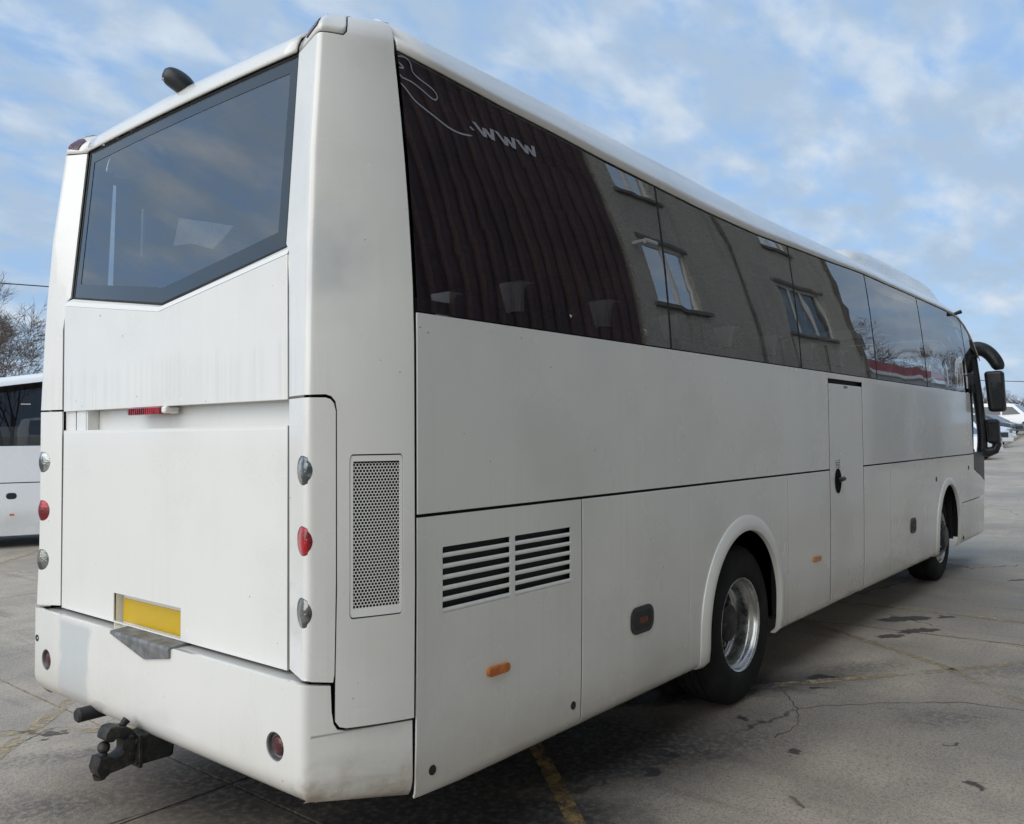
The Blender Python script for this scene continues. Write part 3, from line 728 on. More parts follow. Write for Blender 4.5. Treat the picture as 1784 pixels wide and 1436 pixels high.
# bumper
def bump_map(q, w):
    s = 1 if q >= 0 else -1; a = abs(q)
    C = Vector((-.056, 1.10, 0)); Gp = Vector((.34, 1.25, 0)); Lf = (Gp-C).length
    fn = Vector((-(Gp-C).y, (Gp-C).x, 0)).normalized()
    rr = .03
    if a < 1.10-rr: p = Vector((-.056 + .006*(1-(a/1.1)**2)*0, a, 0)); nrm = Vector((-1, 0, 0)); u = 0
    elif a > 1.10+rr: u = (a-1.10)/Lf; p = C + (Gp-C)*u + fn*.012*4*u*(1-u); nrm = fn
    else:
        t = (a-1.10+rr)/(2*rr); u = 0; p0 = Vector((-.056, 1.10-rr, 0)); p2 = C+(Gp-C)*(rr/Lf) + fn*.003
        p = p0*(1-t)**2 + C*2*t*(1-t) + p2*t*t; nrm = (Vector((-1, 0, 0))*(1-t)+fn*t).normalized()
    z0 = .545 - .06*u; z = w
    if w < z0:
        Rr = .11; th = min((z0-w)/Rr, 1.5); z = z0 - Rr*math.sin(th); p = p - nrm*Rr*(1-math.cos(th))
    return (p.x, s*p.y, z)
Lf = math.hypot(.396, .15)
half = [(1.10+.985*Lf, .395), (1.10+.99*Lf, .50), (1.10+.99*Lf, .688), (1.10+.36*Lf, .697), (1.10+.295*Lf, .705), (1.10+.262*Lf, .728), (1.10+.246*Lf, .77), (1.10+.238*Lf, .862), (1.10, .876), (1.02, .878), (.96, .872)]
topc = [(.285, .872), (.275, .867), (-.243, .867), (-.255, .872)]
out = [(0, .395)] + half + topc + [(-q, w) for q, w in reversed(half)]
FH = [[(sg*.945 + .052*math.cos(2*math.pi*k/28), .632 + .052*math.sin(2*math.pi*k/28)) for k in range(28)] for sg in (-1, 1)]
bumper = panel('rear_bumper', out, bump_map, WHITE, P, th=.018, holes=FH, cu=[-1.13, -1.115, -1.1, -1.085, -1.07, -.8, -.5, -.2, .2, .5, .8, 1.07, 1.085, 1.1, 1.115, 1.13, 1.25, 1.4], cv=[.41, .425, .44, .455, .47, .485, .5, .515, .53, .545, .6, .7, .8], bevel=.007)
mesh_obj('bumper_ledge', *box_vf(-.046, .06, -1.04, 1.04, .840, .867), WHITE, P, 0, .003)
for s in (-1, 1):                                                   # round reflectors low on the bumper
    V, F = lathe([(.051, -.035), (.051, -.004), (.047, -.004), (.043, -.018), (.036, -.020), (.0001, -.024)], 32, 'x-', (-.056, s*.945, .632))
    ring = mesh_obj('fog_lamp', V, F, STEEL, P, 50)
    V, F = lathe([(.036, -.020), (.034, -.010), (.026, -.006), (.0001, -.004)], 28, 'x-', (-.056, s*.945-.004, .632)); mesh_obj('lens', V, F, LENS_DARKRED, ring, 60)
V, F = lathe([(.017, -.004), (.017, .0025), (.012, .0015), (.0001, -.001)], 20, 'x-', (-.056, 1.052, .725)); mesh_obj('tow_eye_plug', V, F, RUBBER, P, 50)
# shelf under the plate
V = [(-.060, .405, .846), (-.060, -.172, .846), (.03, .405, .852), (.03, -.172, .852), (-.070, .400, .832), (-.070, -.168, .832), (-.076, .11, .760), (-.076, -.160, .796), (-.04, .11, .758), (-.04, -.160, .794), (.02, .40, .835), (.02, -.168, .835)]
V = [(-.066, .262, .876), (-.066, -.240, .876), (.030, -.240, .884), (.030, .262, .884),
     (-.070, .260, .864), (-.070, -.238, .864), (-.066, -.236, .830), (-.066, -.035, .795), (-.02, -.236, .830), (-.02, -.035, .795), (.028, .260, .864), (.028, -.238, .864)]
F = [(0, 1, 2, 3), (0, 4, 5, 1), (4, 7, 6, 5), (7, 9, 8, 6), (4, 10, 9, 7), (5, 6, 8, 11), (3, 2, 11, 10), (0, 3, 10, 4), (1, 5, 11, 2), (10, 11, 8, 9)]
mesh_obj('plate_shelf', V, F, SHELFM, P, 20, .002)

# engine lid with plate recess
def rear_low(y, z): return (.012 + .0147*(z-1.3)*.3, y, z)
lid = panel('engine_lid', [(-.928, .884), (.928, .884), (.928, 1.783), (-.928, 1.783)], rear_low, WHITE, P, th=.012, holes=[[(-.199, .890), (.385, .890), (.385, 1.020), (-.199, 1.020)]], cu=[-.6, -.3, 0, .3, .6], cv=[1.1, 1.4], bevel=.005)
rb = MB(); rb.box(.016, .105, .385, .389, .862, 1.024); rb.box(.016, .105, -.203, -.199, .862, 1.024); rb.box(.016, .105, -.199, .385, 1.020, 1.024); rb.box(.101, .105, -.199, .385, .86, 1.02)
rb.build('plate_recess', WHITE_CLEAN, lid, 0)
pl = mesh_obj('number_plate', *box_vf(.050, .056, -.150, .372, .884, .992), PLATE, P, 20, .002)
mesh_obj('plate_backing', *box_vf(.0565, .062, -.192, .380, .862, 1.004), FRAMEWHITE, pl, 0, .001)
mesh_obj('plate_lower_edge', *box_vf(.0495, .056, -.150, .372, .868, .8835), FRAMEWHITE, pl, 0, .001)
mesh_obj('plate_black_strip', *box_vf(.0488, .056, -.150, .372, .8605, .8665), BLACK, pl, 0)  # thin black strip along the bottom of the plate
# recessed slot with brake lamp
mesh_obj('slot_panel', *box_vf(.088, .098, -.93, .70, 1.76, 1.90), WHITE, P, 0, .003)
mesh_obj('slot_rib', *box_vf(.030, .088, .70, .712, 1.76, 1.885), WHITE_CLEAN, P, 0, .002)
mesh_obj('slot_rib', *box_vf(.026, .034, .712, .81, 1.76, 1.885), WHITE, P, 0, .002)
mesh_obj('slot_rib', *box_vf(.030, .098, .83, .94, 1.76, 1.885), WHITE, P, 0, .002)
mesh_obj('slot_floor', *box_vf(.014, .098, -.92, .92, 1.766, 1.779), WHITE_CLEAN, P, 0, .002)
bl = mesh_obj('brake_lamp', *box_vf(-.006, .055, -.045, .235, 1.845, 1.877), LENS_RED, P, 20, .006)
for k in range(15): mesh_obj('lamp_rib', *box_vf(-.0085, -.005, -.036+.018*k-.004, -.036+.018*k+.004, 1.848, 1.874), LENS_RED, bl, 0)
mesh_obj('lamp_bracket', *box_vf(.0, .07, -.085, -.047, 1.848, 1.880), WHITE_CLEAN, P, 20, .01)
# upper rear panel with V top, sill lip, window
def vline(y, z0, zc): return zc + (z0-zc)*min(1, abs(y)/.885)
outp = [(-.930, 1.879), (.930, 1.879), (.930, 2.425), (0, 2.302), (-.930, 2.425)]
panel('upper_rear_panel', outp, lambda y, z: (.012, y, z), WHITE, P, th=.012, cu=[-.6, -.3, .3, .6], cv=[2.1], bevel=.005)
V = []; F = []
for y in (-.930, -.5, 0, .5, .930):
    zz = 2.3015 + (2.4245-2.3015)*abs(y)/.93
    V += [(.0125, y, zz), (.022, y, zz+.022), (.044, y*.955, zz+.037)]
for i in range(4):
    for j in range(2): F.append((i*3+j, i*3+j+1, (i+1)*3+j+1, (i+1)*3+j))
mesh_obj('window_sill', V, F, WHITE_CLEAN, P, 20)
def rwin(y, z): return (.044 + (z-2.459)*.098 , y, z)
arch = [(y, 3.234 + .012*(1-(y/.87)**2)) for y in [.868 - 1.736*k/12 for k in range(13)]]
wo = [(-.884, 2.462), (0, 2.338), (.884, 2.462)] + arch
panel('rear_window', wo, rwin, REAR_GLASS, P, th=0, cu=[-.5, 0, .5], cv=[2.6, 2.9], bevel=0, outward=Vector((-1, 0, 0)))
wi = [(-.826, 2.528), (0, 2.412), (.826, 2.528)] + [(y*.945, z-.062) for y, z in arch]
FRIT = plain('window_frit', (.022, .030, .036), .12, coat=.8)
panel('window_frit', wo, rwin, FRIT, P, th=.002, holes=[wi], cv=[2.6, 2.9], bevel=0, off=.0022, outward=Vector((-1, 0, 0)))
m = MB()
for a, b in zip(wo, wo[1:]+wo[:1]):
    m.tube([rwin(*a), rwin(*b)], .006, 6)
m.build('window_gasket', RUBBER, P)
# rear view camera on the roof cap
m = MB(); m.tube([(.180, .030, 3.345), (.165, .040, 3.375), (.135, .062, 3.402), (.105, .083, 3.420), (.090, .094, 3.428)], [.042, .048, .049, .043, .024], 16)
rc = m.build('rear_camera', PLASTIC, P, 50)
for dz in (0, .022): 
    V, F = lathe([(.009, 0), (.009, .004), (.006, .006), (.0001, .006)], 14, 'x-', (.083+dz, .084-dz*.4, 3.396-dz*.75)); mesh_obj('lens', V, F, STEEL, rc, 50)
m = MB(); m.tube([(.20, .0, 3.325), (.20, .0, 3.345)], [.075, .055], 16); m.build('camera_base', WHITE_CLEAN, rc, 50)
# core: dark structure seen through the gaps
core = MB()
core.box(.12, 11.0, -.74, .74, .46, 1.42)
for a, b in ((.36, 2.72), (3.96, 8.44), (9.66, 10.9)): core.box(a, b, -1.225, 1.225, .46, 1.42)
core.box(.36, 10.9, -1.225, 1.225, 1.17, 1.42)
for s in (-1, 1): core.box(.36, 10.4, s*1.232-.006, s*1.232+.006, 1.42, 2.2)
core.box(.115, .125, -.95, .95, .46, 2.32)
core.box(.03, .11, -1.0, 1.0, .50, .84)
core.box(10.95, 11.0, -1.1, 1.1, .46, 1.45)
core.build('body_frame', BLACK, P, 0)
lin = MB(); lin.box(.35, 10.6, -1.0, 1.0, 3.16, 3.17); lin.box(.35, 10.6, -1.22, 1.22, 1.43, 1.45)
for s in (-1, 1): lin.box(.45, 10.3, s*.85-.28, s*.85+.28, 2.93, 3.05)
lin.build('cabin_lining', LINING, P, 0)
# seats
def rb_box(x0, x1, y0, y1, z0, z1): return box_vf(x0, x1, y0, y1, z0, z1)
def seat(x, y):
    V, F = rb_box(0, .12, -.22, .22, 1.75, 2.47)
    V = [(v[0] - (.16 if v[2] > 2 else 0), v[1]*(.86 if v[2] > 2 else 1), v[2]) for v in V]
    o = mesh_obj('seat', V, F, SEAT_FABRIC, P, 30, .05, 3); o.location = (x, y, 0)
    V, F = rb_box(0, .5, -.22, .22, 1.75, 1.9); mesh_obj('seat_cushion', V, F, SEAT_FABRIC, o, 30, .04, 2)
    V = [(-.190, -.072, 2.482), (-.190, .072, 2.482), (-.030, -.072, 2.482), (-.030, .072, 2.482), (-.172, -.040, 2.335), (-.172, .040, 2.335), (-.012, -.040, 2.335), (-.012, .040, 2.335)]
    mesh_obj('headrest_cover', V, [(0, 1, 3, 2), (0, 4, 5, 1), (2, 3, 7, 6), (0, 2, 6, 4), (1, 5, 7, 3)], CLOTH, o, 20, .012)
    return o
s0 = seat(1.48, -.98)
def seat_at(x, y):
    c = s0.copy(); COL.objects.link(c); c.location = (x, y, 0)
    for ch in s0.children:
        d = ch.copy(); COL.objects.link(d); d.parent = c
for i in range(10):
    for y in (-.98, -.52, .52, .98):
        if i == 0 and y == -.98: continue
        seat_at(1.48 + .80*i, y)
for xa, xb in ((.345, 2.365), (2.375, 4.38)):  # dark curtains added to block light showing through the far-side windows
    m = MB()
    for k in range(24):
        q0, q1 = xa+(xb-xa)*k/24, xa+(xb-xa)*(k+1)/24; m.add([(q0, 1.12+.02*(k % 2), 1.9), (q1, 1.12+.02*((k+1) % 2), 1.9), (q1, 1.05+.02*((k+1) % 2), 3.16), (q0, 1.05+.02*(k % 2), 3.16)], [(0, 1, 2, 3)])
    m.build('curtain', SEAT_FABRIC, P, 0)
# rear bench head cloth close to the rear window and a pale curtain edge
V = [(.34, .385, 2.850), (.34, -.09, 2.730), (.34, -.02, 2.69), (.34, .085, 2.645), (.34, .26, 2.70), (.34, .44, 2.715)]
mesh_obj('headrest_cover', V + [(x+.02, y, z) for x, y, z in V], [(0, 1, 2, 3, 4, 5), (11, 10, 9, 8, 7, 6)] + [(i, (i+1) % 6, 6+(i+1) % 6, 6+i) for i in range(6)], CLOTH, P, 20)
for y in (-.75, -.28, .2, .75):
    V, F = rb_box(.42, .54, y-.20, y+.20, 1.7, 2.62 if y == .2 else 2.25); mesh_obj('rear_seat', V, F, SEAT_FABRIC, P, 30, .08, 3)
V = [(.345, .748, 2.965), (.345, .772, 2.965), (.345, .779, 2.71), (.345, .765, 2.71)]
mesh_obj('curtain_edge', V + [(x+.012, y, z) for x, y, z in V], [(0, 1, 2, 3), (7, 6, 5, 4)] + [(i, (i+1) % 4, 4+(i+1) % 4, 4+i) for i in range(4)], CLOTH, P, 0)

# wheels
def wheel(cx, s, front):
    tp = [(.296, -.014), (.305, .004), (.325, .012), (.36, .014), (.42, .010), (.46, -.006), (.488, -.022), (.500, -.038), (.507, -.055), (.508, -.085), (.500, -.088), (.500, -.096), (.508, -.099), (.509, -.140), (.500, -.143), (.500, -.152), (.509, -.155), (.508, -.20), (.500, -.203), (.500, -.211), (.508, -.214), (.505, -.245), (.488, -.275), (.42, -.29), (.296, -.28)]
    y0 = s*(1.205 if not front else 1.135); ax = 'y-' if s < 0 else 'y+'
    org = Vector((cx, y0, .505))
    if not front:
        rp = [(.299, -.016), (.301, -.004), (.296, .002), (.288, -.002), (.284, -.014), (.283, -.030), (.272, -.046), (.266, -.050), (.262, -.064), (.2605, -.10), (.257, -.135), (.250, -.155), (.236, -.165), (.225, -.168)]
    else:
        rp = [(.299, -.016), (.301, -.004), (.296, .002), (.288, -.002), (.283, -.020), (.270, -.034), (.262, -.040), (.250, -.030), (.236, -.010), (.225, .002)]
    V, F = lathe(rp, 64, ax); w = mesh_obj('wheel', V, F, CHROME, P, 50); w.location = org
    V, F = lathe(tp, 72, ax); mesh_obj('tyre', V, F, TYRE, w, 50)
    d = -.168 if not front else .002
    n = 30
    ring = [(.225*math.cos(2*math.pi*k/n), .225*math.sin(2*math.pi*k/n)) for k in range(n)]
    inner = [(.105*math.cos(2*math.pi*k/n), .105*math.sin(2*math.pi*k/n)) for k in range(n)]
    hs = [inner]
    for k in range(10):
        a = 2*math.pi*(k+.5)/10
        hs.append([(.197*math.cos(a)+.020*math.cos(2*math.pi*q/10), .197*math.sin(a)+.020*math.sin(2*math.pi*q/10)) for q in range(10)])
    so = 1 if s > 0 else -1
    panel('rim_disc', ring, lambda u, v: (u, so*d, v), CHROME if not front else STEEL, w, th=.012, holes=hs, bevel=.002, outward=Vector((0, so, 0)))
    if front: hp = [(.15, .002), (.15, .03), (.135, .05), (.120, .055), (.118, .062), (.10, .070), (.0001, .072)]
    else: hp = [(.150, -.168), (.15, -.150), (.135, -.140), (.122, -.135), (.118, -.080), (.095, -.066), (.0001, -.062)]
    V, F = lathe(hp, 40, ax); mesh_obj('hub', V, F, PLASTIC if front else IRON, w, 40)
    for k in range(10):
        a = 2*math.pi*k/10; c_, s_ = math.cos(a)*.168, math.sin(a)*.168
        V, F = lathe([(.017, d), (.017, d+.03), (.012, d+.036), (.0001, d+.036)], 6, ax, (c_, 0, s_)); mesh_obj('wheel_nut', V, F, STEEL, w, 20)
    V, F = lathe([(.29, -.16), (.15, -.17), (.0001, -.175)], 24, ax); mesh_obj('brake_drum', V, F, BLACK, w, 40)
    return w
for s in (-1, 1):
    wheel(3.385, s, False); wheel(9.16, s, True)
    V, F = lathe([(.30, -.33), (.42, -.32), (.49, -.34), (.505, -.36), (.505, -.55), (.48, -.58), (.3, -.60)], 48, 'y-' if s < 0 else 'y+'); o = mesh_obj('inner_tyre', V, F, TYRE, P, 50); o.location = (3.385, s*1.205, .505)
    for cxx in (3.36, 9.05): mesh_obj('mud_flap', *box_vf(cxx+.60 if cxx < 5 else cxx+.55, cxx+.612 if cxx < 5 else cxx+.562, s*.98-.2, s*.98+.2, .44, 1.1), RUBBER, P, 0)
m = MB(); m.tube([(3.385, -1.0, .505), (3.385, 1.0, .505)], .09, 10); m.tube([(9.05, -1.0, .505), (9.05, 1.0, .505)], .07, 10); m.build('axle', BLACK, P)

# side details
def on_side(x, z, off=0, s=-1): return Vector((x, s*(ysf(z, x)+off), z))
def lozenge(name, x0, x1, z0, z1, r, mat, th, parent=P, rot=0, s=-1, bevel=.003):
    f = side(s); return panel(name, rrect(x0, x1, z0, z1, r, 5), f, mat, parent, th=th, off=th-.002, bevel=bevel)
for s in (-1, 1):
    for xa, xb, zm in ((.752, .892, .774), (4.56, 4.715, .785)):
        o = lozenge('side_marker', xa, xb, zm-.019, zm+.019, .0185, LENS_AMBER, .016, s=s)
    for xa, xb, za, zb in ((1.898, 2.128, .708, .848), (7.34, 7.54, .715, .868)):
        h = lozenge('flap_handle', xa, xb, za, zb, .055, PLASTIC, .010, s=s)
        lozenge('latch', (xa+xb)/2-.045, (xa+xb)/2+.045, (za+zb)/2-.016, (za+zb)/2+.014, .012, plain('rusty_latch', (.14, .035, .012), .6, nscale=60, namp=.6), .013, h, s=s)
        lozenge('handle_rim', xa+.02, xb-.02, za+.02, zb-.02, .04, RUBBER, .011, h, s=s)
    for x, z in ((.437, .477), (1.385, .487), (9.80, .44), (8.43, 1.208), (10.11, 1.275)):
        p_ = on_side(x, z, 0, s)
        V, F = lathe([(.019 if x < 8 else .026, -.002), (.019 if x < 8 else .026, .003), (.013, .002), (.006, .004), (.0001, .004)], 18, 'y-' if s < 0 else 'y+', p_); mesh_obj('screw_cap', V, F, RUBBER, P, 40)
# door furniture: recessed handle and small print
hd = panel('door_handle', [(5.155+.075*math.cos(2*math.pi*k/24), 1.345+.100*math.sin(2*math.pi*k/24)) for k in range(24)], SR, MATTBLACK, door if False else P, th=.010, off=.004, bevel=.003)
m = MB(); p_ = on_side(5.155, 1.352); m.tube([p_+Vector((-.03, -.010, 0)), p_+Vector((.0, -.020, .003)), p_+Vector((.085, -.022, .008))], [.016, .020, .017], 10); m.build('lever', PLASTIC, hd, 40)
rt_ = random.Random(5)
for x0_, x1_, zs_ in ((5.105, 5.205, (1.508, 1.490, 1.472, 1.455)), (5.345, 5.44, (2.108, 2.097))):
    for z in zs_:
        x = x0_
        while x < x1_:
            w_ = rt_.uniform(.006, .02); panel('notice_print', [(x, z-.004), (x+w_, z-.004), (x+w_, z+.004), (x, z+.004)], SR, PLASTIC, P, th=.001, off=.0, bevel=0) if rt_.random() < .9 else None
            x += w_ + .006
# decals on the rearmost side window
def win_ribbon(pts, w, name):
    V = []; F = []
    P2 = []
    for a, b in zip(pts[:-1], pts[1:]):
        for k in range(3): P2.append((a[0]+(b[0]-a[0])*k/3, a[1]+(b[1]-a[1])*k/3))
    P2.append(pts[-1]); pts = P2
    for _ in range(2): pts = [pts[0]] + [((a[0]+2*b[0]+c[0])/4, (a[1]+2*b[1]+c[1])/4) for a, b, c in zip(pts[:-2], pts[1:-1], pts[2:])] + [pts[-1]]
    for i, (x, z) in enumerate(pts):
        a = pts[max(i-1, 0)]; b = pts[min(i+1, len(pts)-1)]; d = Vector((b[0]-a[0], b[1]-a[1])).normalized(); n = Vector((-d.y, d.x))
        ww = w*(.5 if i in (0, len(pts)-1) else 1)
        V += [on_side(x+n.x*ww, z+n.y*ww, .0015), on_side(x-n.x*ww, z-n.y*ww, .0015)]
        if i: F.append((2*i-2, 2*i-1, 2*i+1, 2*i))
    return mesh_obj(name, V, F, DECAL, P, 0)
win_ribbon([(.352, 3.214), (.379, 3.223), (.408, 3.221), (.423, 3.207), (.422, 3.183), (.437, 3.164), (.48, 3.152), (.525, 3.142), (.551, 3.13), (.562, 3.11), (.55, 3.094), (.526, 3.092), (.474, 3.113), (.431, 3.126), (.396, 3.131), (.361, 3.129), (.352, 3.141)], .0032, 'swirl_decal')
win_ribbon([(.352, 3.104), (.377, 3.089), (.396, 3.072), (.42, 3.053), (.463, 3.039), (.507, 3.026), (.552, 3.012), (.597, 2.998), (.645, 2.99), (.695, 2.99), (.758, 3.0)], .0038, 'swirl_decal')
win_ribbon([(.352, 3.189), (.385, 3.174), (.352, 3.168)], .004, 'swirl_decal')
def letter_w(x0, w, z0, h, sh):
    V = []; F = []
    tp_ = [0, .27, .5, .73, 1]; bt = [.0, .25, .5, .75, 1]
    knots = [(0, 1), (.27, 0), (.5, .8), (.73, 0), (1, 1)]
    t = .22
    for (a, za), (b, zb) in zip(knots[:-1], knots[1:]):
        q = len(V)
        for u, zz in ((a-t/2, za), (a+t/2, za), (b+t/2, zb), (b-t/2, zb)):
            z = z0+h*zz; V.append(on_side(x0+w*u - sh*(z-z0), z, .0014+.0004*(q//4)))
        F.append((q, q+1, q+2, q+3))
    return mesh_obj('letter_decal', V, F, DECAL, P, 0)
for k in range(3): letter_w(.815+.150*k, .118, 3.019+.001*k, .049, .75)
panel('letter_decal', [(.745, 3.036), (.768, 3.027), (.778, 3.031), (.754, 3.041)], SR, DECAL, P, th=.001, off=.0015, bevel=0)

# roof pod, side camera
def pod_pt(x, q):
    """q -1..1 across"""
    hgt = itp(x, [6.55, 6.7, 6.95, 7.4, 8.5, 9.5, 10.2, 10.7, 11.05], [.0, .14, .255, .31, .32, .31, .275, .18, .0])
    prof = [(-1.06, -.03), (-1.0, .30), (-.95, .72), (-.86, .93), (-.6, 1.0), (0, 1.04)]
    a = abs(q)*5; i = 5-int(math.ceil(a)) if a > 0 else 5
    t = 5 - a
    i = min(int(t), 4); t -= i
    y = prof[i][0]+(prof[i+1][0]-prof[i][0])*t; k = prof[i][1]+(prof[i+1][1]-prof[i][1])*t
    y = -y if q > 0 else y
    zb = zsil(min(x, 10.6)) + .03
    return (x, y*.985, zb-.02 + hgt*k)
pxs = [6.55, 6.62, 6.7, 6.82, 6.95, 7.1, 7.25, 7.4, 7.7, 8.1, 8.5, 9, 9.5, 9.9, 10.2, 10.45, 10.7, 10.9, 11.05]
V = []; F = []
for x in pxs:
    for k in range(21): V.append(pod_pt(x, -1+.1*k))
for i in range(len(pxs)-1):
    for j in range(20): F.append((i*21+j, i*21+j+1, (i+1)*21+j+1, (i+1)*21+j))
mesh_obj('air_conditioning_pod', V, F, WHITE, P, 60)
m = MB(); m.tube([(10.02, -1.19, 3.19), (10.06, -1.25, 3.215)], [.02, .026], 10); m.box(9.97, 10.05, -1.21, -1.15, 3.175, 3.20); m.build('side_camera', PLASTIC, P, 40)

# front end
def front(y, w):
    z = w
    xz = itp(z, [.3, .6, 1.0, 1.6, 2.2, 2.6, 2.8, 2.95, 3.1, 3.2], [11.33, 11.40, 11.42, 11.40, 11.34, 11.26, 11.16, 11.02, 10.75, 10.45])
    k = min(1, max(0, (z-1.40)/.08))
    return (xz - .02*(y/1.0)**2 - (1-k)*.22*max(0, abs(y)-.85)**2/.12 - k*.62*max(0, abs(y)-.75)**2/.2, y, z)
V = [(11.17, -1.24, 1.45), (11.38, -.85, 1.45), (11.40, 0, 1.45), (11.38, .85, 1.45), (11.17, 1.24, 1.45), (10.42, 1.255, 1.45), (10.42, -1.255, 1.45)]
mesh_obj('dash_ledge', V + [(x, y, 1.43) for x, y, z in V], [tuple(range(7)), tuple(range(13, 6, -1))] + [(i, (i+1) % 7, 7+(i+1) % 7, 7+i) for i in range(7)], PLASTIC, P, 0)
panel('front_panel', rrect(-1.20, 1.20, .34, 1.40, .04), front, WHITE, P, cu=fr(-1.2, 1.2, .15), cv=fr(.34, 1.06, .2), outward=Vector((1, 0, 0)))
panel('windscreen', rrect(-1.20, 1.20, 1.49, 3.06, .08), front, LEFT_GLASS, P, th=0, cu=fr(-1.20, 1.20, .08), cv=fr(1.07, 3.06, .15), bevel=0, outward=Vector((1, 0, 0)))
for s in (-1, 1):
    panel('headlamp', rrect(s*.95-.17, s*.95+.17, .62, .86, .07), front, LENS_CLEAR, P, th=.02, off=.008, cu=fr(-1.2, 1.2, .1), outward=Vector((1, 0, 0)))
    m = MB(); m.tube([(10.48, s*1.245, 1.45), (10.52, s*1.245, 1.9), (10.54, s*1.235, 2.4), (10.50, s*1.20, 2.8)], [.022, .022, .022, .02], 10)
    m.build('windscreen_pillar', PLASTIC, P, 50)
    # mirrors
    m = MB(); m.tube([(10.78, s*1.0, 2.78), (11.02, s*1.06, 2.78), (11.25, s*1.12, 2.80), (11.30, s*1.175, 2.845), (11.32, s*1.265, 2.83), (11.33, s*1.34, 2.765), (11.33, s*1.40, 2.675), (11.33, s*1.435, 2.59), (11.33, s*1.44, 2.545)], [.05, .08, .105, .105, .092, .088, .086, .080, .05], 18)
    m.tube([(11.25, s*1.125, 2.80), (11.28, s*1.15, 2.55), (11.30, s*1.185, 2.2), (11.31, s*1.21, 1.9), (11.31, s*1.225, 1.60), (11.30, s*1.215, 1.40)], [.07, .062, .060, .058, .058, .07], 14)
    m.build('mirror_arm', PLASTIC, P, 50)
    def bodybox(name, yc, zc, hy, hz, lean, parent=P):
        V, F = box_vf(11.255, 11.40, -hy, hy, -hz, hz)
        V = [(v[0], s*(yc + v[1]*(1.0 if v[2] > 0 else .88) + lean*v[2]), zc+v[2]) for v in V]
        o = mesh_obj(name, V, F, PLASTIC, parent, 30, .045, 4); return o
    mh = bodybox('mirror', 1.395, 2.255, .115, .275, -.055)
    mesh_obj('mirror_glass', [(11.250 - .30*(a+.09) + .02 if s < 0 else 11.25, s*(1.395+a-.055*b), 2.255+b) for a, b in ((-.085, -.225), (.080, -.225), (.092, .115), (-.092, .115))], [(0, 1, 2, 3)], MIRROR, mh, 0)
    mh = bodybox('mirror', 1.350, 1.72, .085, .165, -.05)
    mesh_obj('mirror_glass', [(11.250 - .22*(a+.065) + .012 if s < 0 else 11.25, s*(1.350+a-.05*b), 1.72+b) for a, b in ((-.062, -.13), (.058, -.13), (.066, .13), (-.066, .13))], [(0, 1, 2, 3)], MIRROR, mh, 0)
    m = MB(); m.tube([(11.30, s*1.20, 1.46), (11.33, s*1.28, 1.44), (11.34, s*1.36, 1.47), (11.34, s*1.395, 1.55), (11.33, s*1.38, 1.62)], [.075, .07, .06, .05, .035], 10); m.build('mirror_bracket', PLASTIC, P, 50)

# tow hitch
hitch = None
def prof_solid(name, prof, y0, y1, mat, parent, bevel=.006):
    n = len(prof); V = [(x, y, z) for y in (y0, y1) for x, z in prof]
    F = [tuple(range(n)), tuple(range(2*n-1, n-1, -1))] + [(i, (i+1) % n, n+(i+1) % n, n+i) for i in range(n)]
    return mesh_obj(name, V, F, mat, parent, 40, bevel, 2)
hook = [(-.074, .470), (-.085, .494), (-.11, .512), (-.128, .516), (-.159, .528), (-.187, .526), (-.204, .506), (-.209, .480), (-.190, .466), (-.168, .463), (-.160, .474), (-.148, .476), (-.133, .466), (-.124, .445), (-.124, .418), (-.134, .405), (-.150, .398), (-.172, .398), (-.182, .408), (-.230, .412), (-.243, .368), (-.234, .338), (-.20, .327), (-.186, .337), (-.119, .343), (-.073, .352)]
hitch = prof_solid('tow_hitch', hook, .010, .090, IRON, P, .009)
V, F = lathe([(.0001, .026)] + [(.026*math.sin(R(a)), .026*math.cos(R(a))) for a in range(15, 166, 15)] + [(.0001, -.026)], 18, 'z', (-.196, .05, .441)); mesh_obj('hitch_ball', V, F, IRON, hitch, 60)
m = MB(); m.tube([(-.200, .05, .40), (-.196, .05, .425)], [.021, .014], 14); m.tube([(-.212, .05, .315), (-.212, .05, .335)], [.024, .03], 12); m.build('ball_stem', IRON, hitch)
m = MB(); m.box(-.078, -.060, -.025, .125, .335, .475); m.build('hitch_plate', IRON, hitch, 0, .004)
m = MB(); m.add([(-.06, -.01, .34), (-.06, .11, .34), (.08, .11, .36), (.08, -.03, .345), (-.06, -.01, .46), (-.06, .11, .46), (.10, .11, .50), (.10, -.03, .50)], [(0, 1, 2, 3), (4, 7, 6, 5), (0, 4, 5, 1), (1, 5, 6, 2), (2, 6, 7, 3), (3, 7, 4, 0)]); m.build('hitch_block', IRON, hitch, 0, .012)
for pts_, r_ in (([(-.118, .05, .51), (-.095, .05, .532)], [.014, .018]), ([(-.112, .004, .44), (-.112, -.006, .44)], .03)):
    m = MB(); m.tube(pts_, r_, 12); m.build('hitch_pin', IRON, hitch, 40)
m = MB(); m.tube([(-.090, .0, .455), (-.10, -.012, .475), (-.115, -.014, .48)], .006, 6); m.build('release_lever', IRON, hitch, 40)
for y_ in (-.012, .112):
    for dz in (.36, .45): m = MB(); m.tube([(-.080, y_, dz), (-.088, y_, dz)], .011, 6); m.build('hitch_bolt', IRON, hitch, 40)
m = MB(); m.tube([(.12, .5, .455), (-.098, .5, .457)], .033, 18); m.tube([(-.098, .5, .457), (-.108, .5, .457)], [.034, .026], 18); m.build('tail_pipe', RUBBER, P, 40)

